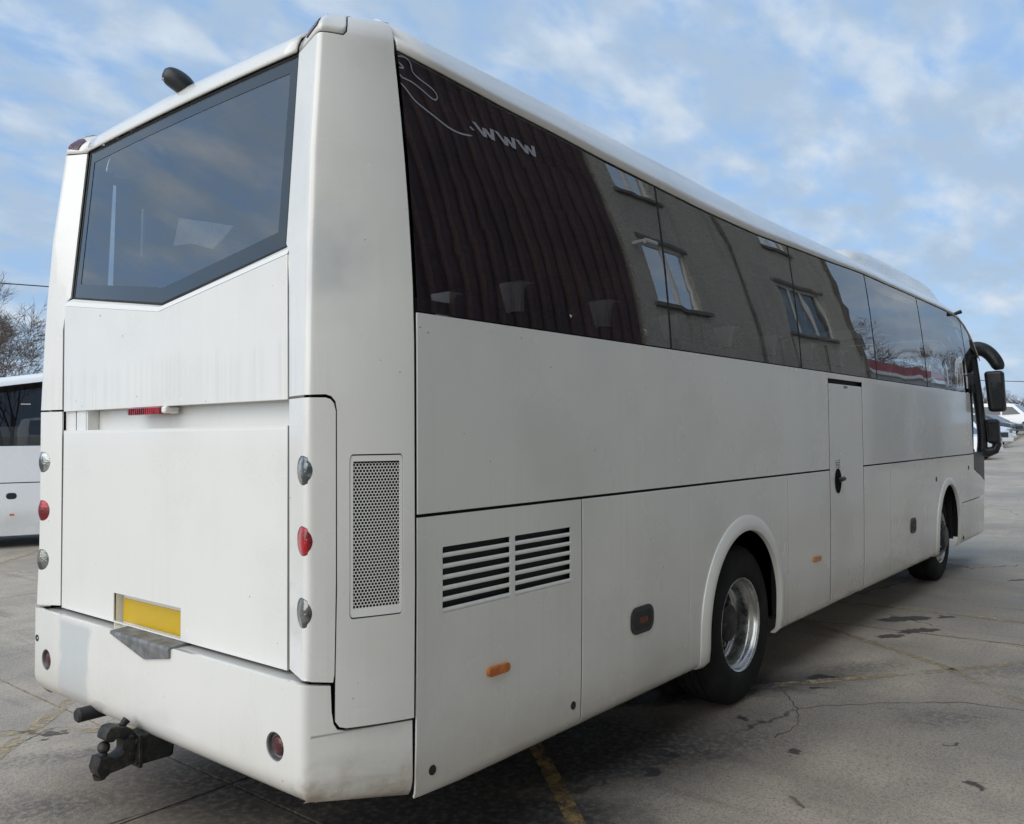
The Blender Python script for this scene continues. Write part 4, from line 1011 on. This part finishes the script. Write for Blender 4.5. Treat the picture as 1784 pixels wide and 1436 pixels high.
# ------------------------------------------------------------------ second coach behind, on the left
c2 = empty('coach', (3.45, 11.02, 0), math.atan2(-.358, .934)); tag(c2, 'smaller bright white coach parked behind on the far left, mostly hidden', 'coach')
def roof2(x):
    return 2.60 + .155*x - .012*x*x if x < 4 else 2.60+.62-.192
def p2(name, pts, y, mat, th=.01, holes=(), bevel=.004):
    return panel(name, pts, lambda u, w: (u, y + (.05*(max(0, w-1.6))**2), w), mat, c2, th=th, holes=holes, bevel=bevel, cu=fr(-2.2, 7, .6), cv=[1.9, 2.2, 2.5], outward=Vector((0, -1, 0)))
xs2 = [-2.2 + .4*k for k in range(23)]
def rf(x): return 2.70 + .162*x - .016*x*x if x < 4.8 else 3.109
p2('side_panel', [(-2.2, 1.045), (6.6, 1.045), (6.6, 1.625), (-2.2, 1.625)], 0, COACH2)
p2('luggage_flap', [(-2.2, .22), (-.4, .20), (-.4, 1.030), (-2.2, 1.030)], 0, COACH2)
p2('luggage_flap', [(-.385, .20), (1.2, .20), (1.2, 1.030), (-.385, 1.030)], 0, COACH2)
p2('luggage_flap', [(1.215, .20), (6.6, .20), (6.6, 1.030), (1.215, 1.030)], 0, COACH2)
p2('side_window', [(x, 1.632) for x in xs2] + [(x, rf(x)-.125) for x in reversed(xs2)], .004, DARK_GLASS, 0, bevel=0)
V = []; F = []
for x in xs2:
    z = rf(x)
    for y, dz in ((.06, -.122), (.07, -.06), (.11, -.01), (.25, .03), (1.1, .06), (2.0, .03), (2.2, -.12)): V.append((x, y, z+dz))
for i in range(len(xs2)-1):
    for j in range(6): F.append((i*7+j, i*7+j+1, (i+1)*7+j+1, (i+1)*7+j))
F.append(tuple(range(7))); F.append(tuple((len(xs2)-1)*7+j for j in range(7)))
mesh_obj('roof', V, F, COACH2, c2, 50)
m = MB(); m.box(-2.15, 6.55, .03, 2.2, .30, 1.62); m.box(-2.19, -2.16, .05, 2.2, 1.6, 2.3); m.build('body_frame', BLACK, c2, 0)
mesh_obj('side_panel', *box_vf(-2.2, 6.6, 2.21, 2.23, .22, 1.62), COACH2, c2, 0)
mesh_obj('front_panel', *box_vf(-2.225, -2.205, .0, 2.22, .24, 2.2), COACH2, c2, 0)
panel('flap_handle', rrect(.18-.075, .18+.075, .78, .88, .045), lambda u, w: (u, -.004, w), PLASTIC, c2, th=.012, outward=Vector((0, -1, 0)))
panel('side_marker', rrect(.19-.035, .19+.035, .516, .548, .015), lambda u, w: (u, -.004, w), LENS_AMBER, c2, th=.014, outward=Vector((0, -1, 0)))
mesh_obj('window_trim', *box_vf(.30, .44, .028, .034, 2.29, 2.305), FRAMEWHITE, c2, 0)
for xw in (-1.2, 3.6):
    V, F = lathe([(.2, -.02), (.3, .0), (.42, -.01), (.46, -.04), (.46, -.24), (.3, -.26)], 36, 'y-'); o = mesh_obj('tyre', V, F, TYRE, c2, 50); o.location = (xw, .10, .46)
    V, F = lathe([(.21, -.02), (.18, -.06), (.08, -.05), (.0001, -.02)], 24, 'y-'); o2 = mesh_obj('rim', V, F, STEEL, c2, 50); o2.location = (xw, .10, .46)

# ------------------------------------------------------------------ bare trees
def tree_mesh(seed, h, spread=.42, levels=6, droop=.0):
    r = random.Random(seed); trunk = MB(); twig = MB()
    def grow(p, d, ln, rad, lv):
        n = 3 if lv < 4 else 2
        pts = [p]; rr = [rad]
        for k in range(n):
            d = (d + Vector((r.gauss(0, .13), r.gauss(0, .13), r.gauss(0, .06) + (.05 if lv < 4 else -droop)))).normalized()
            p = p + d*ln/n; pts.append(p); rr.append(rad*(1-.45*(k+1)/n))
        (trunk if lv < 3 else twig).tube(pts, rr, 6 if lv < 2 else (4 if lv < 4 else 3), cap=False)
        if lv >= levels: return
        kids = r.randint(3, 4) if lv < levels-1 else 6
        for k in range(kids):
            t = r.uniform(.35, 1.0) if k else 1.0
            i = min(n, max(1, int(round(t*n)))); q = pts[i]
            ax = Vector((r.gauss(0, 1), r.gauss(0, 1), r.gauss(0, .5))).normalized()
            nd = (d + ax*spread*(1.0 + .25*lv/levels)*(0.35 if k == 0 else 1.35)).normalized()
            grow(q, nd, ln*r.uniform(.60, .82), max(.008, rr[i]*(.72 if k == 0 else .55)), lv+1)
    grow(Vector((0, 0, 0)), Vector((r.gauss(0, .03), r.gauss(0, .03), 1)), h*.30, h*.014, 0)
    return trunk, twig
PROTO = []
for k, (sd, h, sp_) in enumerate(((11, 10, .40), (23, 9, .46), (37, 11, .36))):
    t, w = tree_mesh(sd, h, sp_, 6, .03)
    def mk(mb, nm, mt):
        me = bpy.data.meshes.new(nm); me.from_pydata(mb.v, [], mb.f); me.materials.append(mt); return me
    PROTO.append((mk(t, 'trunk', BARK), mk(w, 'crown', TWIG)))
def tree(kind, x, y, z, sc, rz, label, group, name='bare_tree'):
    e = empty(name, (x, y, z), rz); e.scale = (sc, sc, sc); tag(e, label, 'tree', group)
    for nm, me in zip(('trunk', 'crown'), PROTO[kind]):
        o = bpy.data.objects.new(nm, me); COL.objects.link(o); o.parent = e
    return e
gl = 'bare trees beyond the small coach'
for i, (x, y, sc, k, lab) in enumerate(((12.6, 38.6, .98, 0, 'leafless birch tree at the photo\'s left edge above the small coach'),
        (14.3, 39.2, 1.02, 1, 'tallest leafless birch in the middle of the clump above the small coach'),
        (16.0, 38.0, .98, 2, 'leafless birch tree nearest the big coach\'s left corner'),
        (13.6, 43.5, 1.0, 2, 'leafless tree set back in the clump above the small coach'),
        (15.2, 44.0, 1.0, 0, 'farther leafless tree filling the gap between two birches'),
        (11.0, 41.0, .95, 1, 'leafless tree partly cut off by the left edge of the photo'),
        (12.0, 47.0, 1.05, 0, 'farthest leafless tree of the clump, at the extreme left edge'), (14.6, 48.5, 1.08, 1, 'farthest leafless tree of the clump, behind its middle'), (16.9, 46.5, 1.05, 2, 'farthest leafless tree of the clump, touching the big coach outline'))):
    tree(k, x, y, 0, sc*1.04, i*1.3, lab, gl)
g2 = 'bare trees along the far right boundary'
FARLAB = ['tallest bare tree showing left of the coach mirror arm', 'second bare tree showing through the mirror arm gap'] + ['leafless grey-brown tree in the far row behind the parked vehicles']*9 + ['bare tree behind the front corner of the big coach']
for i, (x, y, sc, k) in enumerate(((97, 13.8, .50, 2), (99, 15.5, .44, 1), (112, 12.2, .42, 0), (113, 10.4, .40, 1), (112, 8.6, .42, 2), (114, 14.0, .45, 0), (115, 6.5, .42, 1), (116, 4.5, .42, 0), (113, 16.5, .5, 1), (113, 11.3, .38, 2), (114, 9.4, .4, 0), (98, 17.6, .45, 0))):
    tree(k, x, y, gh(x)-.2, sc, i*2.1, FARLAB[i], g2)
g3 = 'bare trees behind the red-topped warehouse'
for i, (x, y, sc, k) in enumerate(((34, -16, 1.0, 0), (40, -18, 1.15, 1), (46, -17, 1.1, 2), (53, -18, 1.2, 0), (62, -16, 1.0, 1), (70, -15, 1.05, 2), (80, -14, 1.0, 0))):
    tree(k, x, y, gh(x), sc, i*1.7, 'leafless tree rising behind the long red-topped warehouse', g3)
hb = MB()                                                            # low distant wood
rh = random.Random(9)
for k in range(420):
    x = rh.uniform(118, 150); y = rh.uniform(-10, 60); h_ = rh.uniform(2.0, 4.6)
    hb.tube([(x, y, 1.9), (x+rh.uniform(-.5, .5), y+rh.uniform(-.8, .8), 2.0+h_*.6), (x+rh.uniform(-1, 1), y+rh.uniform(-1.4, 1.4), 2.1+h_)], [.25, .16, .03], 3, False)
    for q in range(5): hb.tube([(x, y, 2+h_*rh.uniform(.2, .7)), (x+rh.uniform(-1, 1), y+rh.uniform(-2, 2), 2.1+h_*rh.uniform(.6, 1.05))], [.10, .02], 3, False)
wood = hb.build('distant_wood', TWIG, None, 0); tag(wood, 'low grey distant wood on the right skyline', None, None, 'stuff')
# cables
def cable(a, b, sag, label, r_=.018):
    A, B = Vector(a), Vector(b); m = MB()
    m.tube([A.lerp(B, t/24) - Vector((0, 0, sag*4*(t/24)*(1-t/24))) for t in range(25)], r_, 5)
    return tag(m.build('overhead_cable', CABLE), label, 'cable')
def pole(x, y, h, label):
    m = MB(); m.tube([(x, y, 0), (x, y, h)], [.13, .09], 10); e = m.build('utility_pole', WOODPOLE); tag(e, label, 'pole')
    q = MB(); q.box(x-.6, x+.6, y-.05, y+.05, h-.35, h-.25); q.build('cross_arm', WOODPOLE, e, 0); return e
cable((2.0, 27.5, 6.72), (26.0, 18.5, 6.72), .12, 'thin dark overhead cable crossing the bare trees at the left')
pole(2.0, 27.5, 7.0, 'wooden pole out past the left edge carrying the overhead cable'); pole(26.0, 18.5, 7.0, 'wooden pole hidden behind the big coach holding the cable end')
cable((37.6, 5.2, 3.9), (38.0, -4.2, 3.25), .05, 'thin dark cable running down to the right beside the coach mirrors', .014)
pole(37.6, 5.2, 4.2, 'short pole behind the coach front holding the right-hand cable'); pole(38.0, -4.2, 3.6, 'short pole past the right edge holding the right-hand cable')

# ------------------------------------------------------------------ parked vehicles, far right
def vehicle(name, loc, rz, label, cat, group, L_, W_, H_, paint, prof, glassx, bonnet):
    """prof: side outline (x forward, z); extruded with tumblehome"""
    e = empty(name, loc, rz); tag(e, label, cat, group)
    n = len(prof); V = []; F = []
    secs = [(-.5, .90), (-.47, 1.0), (.47, 1.0), (.5, .90)]
    for yy_, sc_ in secs:
        for x, z in prof:
            tum = 1 - .16*max(0, (z-H_*.52)/(H_*.48))**1.3
            V.append((x*(.985 if sc_ < 1 else 1), yy_*W_*tum, z if sc_ == 1 else z*.985+.01))
    for i in range(3):
        for j in range(n): F.append((i*n+j, i*n+(j+1) % n, (i+1)*n+(j+1) % n, (i+1)*n+j))
    F.append(tuple(range(n))); F.append(tuple(range(4*n-1, 3*n-1, -1)))
    mesh_obj('body', V, F, paint, e, 35, .03, 2)
    def wy(z): return .5*W_*(1 - .16*max(0, (z-H_*.52)/(H_*.48))**1.3) + .006
    for s in (-1, 1):
        for pts in glassx:
            mesh_obj('side_window', [(x, s*wy(z), z) for x, z in pts], [tuple(range(len(pts)))], CAR_GLASS2, e, 0)
    (xa, za), (xb, zb) = bonnet
    mesh_obj('windscreen', [(xa+.012, -wy(za)*.92, za+.012), (xa+.012, wy(za)*.92, za+.012), (xb+.012, wy(zb)*.88, zb+.012), (xb+.012, -wy(zb)*.88, zb+.012)], [(0, 1, 2, 3)], CAR_GLASS2, e, 0)
    xf = max(p_[0] for p_ in prof)
    for s in (-1, 1):
        V, F = box_vf(xf-.22, xf-.015, s*W_*.40-.17, s*W_*.40+.12, H_*.40, H_*.52); mesh_obj('headlamp', V, F, LENS_CLEAR, e, 30, .04)
        for xw in (xf-.85, -xf+.75):
            V, F = lathe([(.20, -.0), (.29, .01), (.32, -.01), (.33, -.04), (.33, -.2), (.2, -.22)], 28, 'y-' if s < 0 else 'y+'); o = mesh_obj('tyre', V, F, TYRE, e, 50); o.location = (xw, s*(W_/2-.005), .33)
            V, F = lathe([(.21, .0), (.19, -.03), (.06, -.01), (.0001, .0)], 20, 'y-' if s < 0 else 'y+'); o2 = mesh_obj('rim', V, F, STEEL, e, 50); o2.location = (xw, s*(W_/2-.002), .33)
    mesh_obj('grille', *box_vf(xf-.05, xf+.012, -W_*.22, W_*.22, H_*.28, H_*.42), PLASTIC, e, 0, .01)
    mesh_obj('bumper', *box_vf(xf-.12, xf+.03, -W_*.47, W_*.47, H_*.16, H_*.27), paint, e, 30, .04)
    return e
CAR_GLASS2 = plain('dark_car_glass', (.035, .042, .048), .08, coat=.5)
CARWHITE = plain('white_car_paint', (.80, .81, .82), .3, coat=.6)
CARGREY = plain('dark_grey_car_paint', (.06, .065, .075), .25, .3, coat=.8)
VAN = ([(-2.6, .30), (2.55, .30), (2.62, .62), (2.55, .95), (1.75, 1.18), (1.0, 1.90), (.6, 2.0), (-2.4, 2.05), (-2.6, 1.9)],
       [[(.25, 1.15), (1.45, 1.18), (.92, 1.72), (.25, 1.75)], [(-.95, 1.15), (.12, 1.15), (.12, 1.75), (-.95, 1.76)], [(-2.3, 1.15), (-1.1, 1.15), (-1.1, 1.76), (-2.3, 1.76)]], ((1.72, 1.20), (1.02, 1.88)))
CAR = ([(-2.1, .28), (2.1, .28), (2.2, .5), (2.08, .74), (1.15, .92), (.3, 1.40), (-.6, 1.46), (-1.5, 1.32), (-2.0, .98), (-2.15, .6)],
       [[(-.25, .95), (.95, .95), (.28, 1.32), (-.25, 1.36)], [(-1.4, .96), (-.35, .95), (-.35, 1.36), (-.9, 1.33)]], ((1.12, .95), (.34, 1.38)))
gp = 'white and grey vehicles parked at the far right'
VEH = [('parked_van', 73.5, 8.15, -96, VAN, 5.2, 1.95, 2.05, CARWHITE, 'white van at the right edge, side on, rearmost of the parked row'),
       ('parked_car', 68.5, 8.3, -110, CAR, 4.3, 1.78, 1.46, CARGREY, 'dark grey car parked between the white car and the white van'),
       ('parked_car', 62.5, 8.0, -118, CAR, 4.3, 1.78, 1.46, CARWHITE, 'white car with its headlamps showing, just right of the lower coach mirror'),
       ('parked_van', 55.5, 7.6, -112, VAN, 5.2, 1.95, 2.05, CARWHITE, 'white van half hidden behind the coach mirrors, nearer than the white car'),
       ('parked_van', 45.0, 6.55, -100, VAN, 5.2, 1.95, 2.05, CARWHITE, 'nearest white van, glimpsed between the coach front and its mirror arm')]
for nm, x, y, rz, (pf, gx_, bn), L_, W_, H_, pm, lab in VEH:
    vehicle(nm, (x, y, gh(x)), R(rz), lab, 'van' if 'van' in nm else 'car', gp, L_, W_, H_, pm, pf, gx_, bn)

# person far off
pe = empty('person', (59.0, 6.97, gh(59.0)), R(180)); tag(pe, 'person in a pink top and white trousers standing among the parked vehicles', 'person')
def skin(name, verts, edges, rads, mat, parent):
    me = bpy.data.meshes.new(name); me.from_pydata(verts, edges, []); o = bpy.data.objects.new(name, me); COL.objects.link(o); o.parent = parent; me.materials.append(mat)
    md = o.modifiers.new('skin', 'SKIN'); 
    for i, r_ in enumerate(rads): me.skin_vertices[0].data[i].radius = (r_, r_)
    me.skin_vertices[0].data[0].use_root = True
    o.modifiers.new('sub', 'SUBSURF').levels = 1; md.use_smooth_shade = True
    o.modifiers['sub'].render_levels = 1
    return o
SKIN = plain('skin', (.42, .27, .20), .6); PINK = plain('pink_cloth', (.45, .16, .20), .9); TROUS = plain('white_cloth', (.62, .62, .60), .9); HAIR = plain('brown_hair', (.05, .03, .02), .8)
bv = [(0, 0, .92), (0, 0, 1.15), (0, 0, 1.38), (0, 0, 1.46), (0, 0, 1.53), (.01, 0, 1.64), (0, .19, 1.38), (.02, .25, 1.12), (.05, .25, .88), (0, -.19, 1.38), (.02, -.25, 1.12), (.05, -.25, .88), (0, .09, .88), (.01, .10, .48), (0, .10, .07), (.12, .11, .04), (0, -.09, .88), (.01, -.10, .48), (0, -.10, .07), (.12, -.11, .04)]
be = [(0, 1), (1, 2), (2, 3), (3, 4), (4, 5), (2, 6), (6, 7), (7, 8), (2, 9), (9, 10), (10, 11), (0, 12), (12, 13), (13, 14), (14, 15), (0, 16), (16, 17), (17, 18), (18, 19)]
skin('body', bv, be, [.13, .12, .13, .06, .06, .095, .055, .045, .03, .055, .045, .03, .08, .06, .045, .035, .08, .06, .045, .035], SKIN, pe)
skin('top', [(0, 0, .95), (0, 0, 1.15), (0, 0, 1.38), (0, .19, 1.39), (.02, .25, 1.13), (.04, .255, .96), (0, -.19, 1.39), (.02, -.25, 1.13), (.04, -.255, .96)], [(0, 1), (1, 2), (2, 3), (3, 4), (4, 5), (2, 6), (6, 7), (7, 8)], [.15, .14, .15, .07, .058, .048, .07, .058, .048], PINK, pe)
skin('trousers', [(0, 0, .95), (0, .09, .86), (.01, .10, .48), (0, .10, .12), (0, -.09, .86), (.01, -.10, .48), (0, -.10, .12)], [(0, 1), (1, 2), (2, 3), (0, 4), (4, 5), (5, 6)], [.145, .095, .075, .065, .095, .075, .065], TROUS, pe)
V, F = lathe([(.0001, .11), (.07, .085), (.105, .03), (.108, -.04), (.09, -.09)], 14, 'z', (-.012, 0, 1.665)); mesh_obj('hair', V, F, HAIR, pe, 60)

# ------------------------------------------------------------------ buildings on the near side (behind the camera's right shoulder, mirrored in the coach glass)
YB = -5.2
b1 = empty('building', (14.5, YB, 0)); tag(b1, 'grey pebbledashed two-storey building mirrored in the coach side windows', 'building')
def bpt(u, w): return (u-14.5, 0, w)
wins = [(10.05, 11.75, 4.36, 5.75), (10.0, 11.3, 6.85, 8.05), (15.9, 18.45, 4.42, 5.85), (16.2, 17.7, 6.95, 8.05)]
wall = panel('wall', [(9.45, 0), (20.0, 0), (20.0, 8.35), (9.45, 8.35)], bpt, RENDER, b1, th=.3, holes=[[(a, c), (b, c), (b, d), (a, d)] for a, b, c, d in wins], bevel=0, outward=Vector((0, 1, 0)))
m = MB(); m.box(5.2, 5.499, -7, -.3, 0, 8.35); m.box(-5.05, -4.75, -7, -.3, 0, 8.35); m.box(-4.75, 5.2, -7, -6.7, 0, 8.35); m.box(-4.74, 5.19, -6.69, -.31, 3.4, 3.5); m.box(-4.74, 5.19, -6.69, -.31, 6.4, 6.5); m.build('wall', RENDER, b1, 0)
m = MB(); m.box(-5.15, 5.65, -7.1, .22, 8.352, 8.6); m.build('roof', ROOFM, b1, 0)
for a, b, c, d in wins:
    m = MB(); w_ = .06
    m.box(a-14.5, a+w_-14.5, -.14, -.07, c, d); m.box(b-w_-14.5, b-14.5, -.14, -.07, c, d); m.box(a+w_-14.5, b-w_-14.5, -.14, -.07, c, c+w_); m.box(a+w_-14.5, b-w_-14.5, -.14, -.07, d-w_, d)
    nm_ = 2 if b-a < 2 else 3
    for k in range(1, nm_): xq = a+(b-a)*k/nm_-14.5; m.box(xq-.04, xq+.04, -.14, -.07, c+w_, d-w_)
    wf = m.build('window', FRAMEWHITE, b1, 0)
    mesh_obj('pane', [(a+w_-14.5, -.10, c+w_), (b-w_-14.5, -.10, c+w_), (b-w_-14.5, -.10, d-w_), (a+w_-14.5, -.10, d-w_)], [(0, 1, 2, 3)], HOUSE_GLASS, wf, 0)
    m = MB()
    for k in range(int((b-a)/.09)):
        xq = a+.09*k-14.5; m.add([(xq, -.28-.03*(k % 2), c), (xq+.09, -.28-.03*((k+1) % 2), c), (xq+.09, -.28-.03*((k+1) % 2), d), (xq, -.28-.03*(k % 2), d)], [(0, 1, 2, 3)])
    m.build('curtain', CURTAIN, wf, 0)
    mesh_obj('sill', *box_vf(a-.14-14.5, b+.14-14.5, -.06, .08, c-.08, c-.001), STONE, b1, 0)
    mesh_obj('lintel', *box_vf(a-.12-14.5, b+.12-14.5, -.06, .035, d+.001, d+.09), STONE, b1, 0)
for xq, z0_, z1_ in ((13.9, 0, 8.35), (17.4, 0, 4.2), (15.7, 0, 4.3)):
    m = MB(); m.tube([(xq-14.5, .04, z0_), (xq-14.5, .04, z1_)], .016 if z1_ < 8 else .03, 8); m.build('wall_cable' if z1_ < 8 else 'downpipe', STONE, b1)
m = MB(); m.box(5.505, 5.66, -.25, .10, 0, 8.35); m.build('corner_pier', STONE, b1, 0)
m = MB(); m.tube([(-4.75, .25, 5.55), (-4.55, .32, 5.5)], .06, 10); m.box(-4.78, -4.70, .0, .22, 5.53, 5.59); tag(m.build('security_camera', FRAMEWHITE, None, 40), 'small white security camera on the pebbledashed wall beside the brown shed', 'camera').location = (14.5, YB, 0)
shed = empty('shed', (.9, YB, 0)); tag(shed, 'tall brown corrugated shed beside the pebbledashed building, mirrored in the rear side window', 'shed')
V = []; F = []
x = -8.5; pr = []
while x < 8.5:
    pr += [(x, 0), (x+.13, 0), (x+.17, -.055), (x+.27, -.055)]; x += .31
pr = [p_ for p_ in pr if p_[0] <= 8.5]
for xq, yq in pr: V += [(xq, yq, 0), (xq, yq, 8.3)]
F = [(2*i, 2*i+2, 2*i+3, 2*i+1) for i in range(len(pr)-1)]
mesh_obj('corrugated_wall', V, F, SHEDRED, shed, 0)
m = MB(); m.box(-8.5, 8.5, -7, -.08, 8.0, 8.3); m.box(-8.5, -8.4, -7, -.08, 0, 8.0); m.box(-8.4, 8.5, -7, -6.9, 0, 8.0); m.build('roof', ROOFM, shed, 0)
m = MB(); m.box(-3.4, .2, .005, .05, 0, 4.6); m.build('roller_door', plain('dark_roller_door', (.03, .05, .055), .6, nscale=3), shed, 0)
CREAM_BOUNCE = plain('cream_bounce_paint', (.62, .59, .52), .8, nscale=2, namp=.06)  # pale colour of the added surfaces that bounce light onto the coach side
m = MB(); m.box(-8.5, -3.41, .006, .16, 0, 3.25); m.box(.21, 8.5, .006, .16, 0, 3.25); m.box(-3.41, .21, .06, .16, 0, 3.25); m.build('bounce_wall', CREAM_BOUNCE, shed, 0)  # unseen wall added in front of the shed to throw light back at the coach
m = MB(); m.box(-5.05, 5.5, .006, .035, 0, 3.25); m.build('bounce_facing', CREAM_BOUNCE, b1, 0)  # unseen pale facing, likewise added as a light bounce
wh = empty('warehouse', (52, -9.2, 0)); tag(wh, 'long low pale warehouse with a red fascia, mirrored in the front side windows', 'warehouse')
m = MB(); m.box(-19, -3, -6, 0, 0, 5.08); m.build('wall', WALLWHITE, wh, 0)
m = MB(); m.box(-19.1, -2.9, -6.1, .12, 5.25, 5.74); m.build('fascia', FASCIA, wh, 0)
m = MB(); m.box(-19.1, -2.9, -6.1, .14, 5.082, 5.248); m.build('gutter', FRAMEWHITE, wh, 0)
for k in range(2):
    m = MB(); m.box(-17+7*k, -12.5+7*k, .002, .06, .0, 3.9); m.build('roller_door', ROOFM, wh, 0)
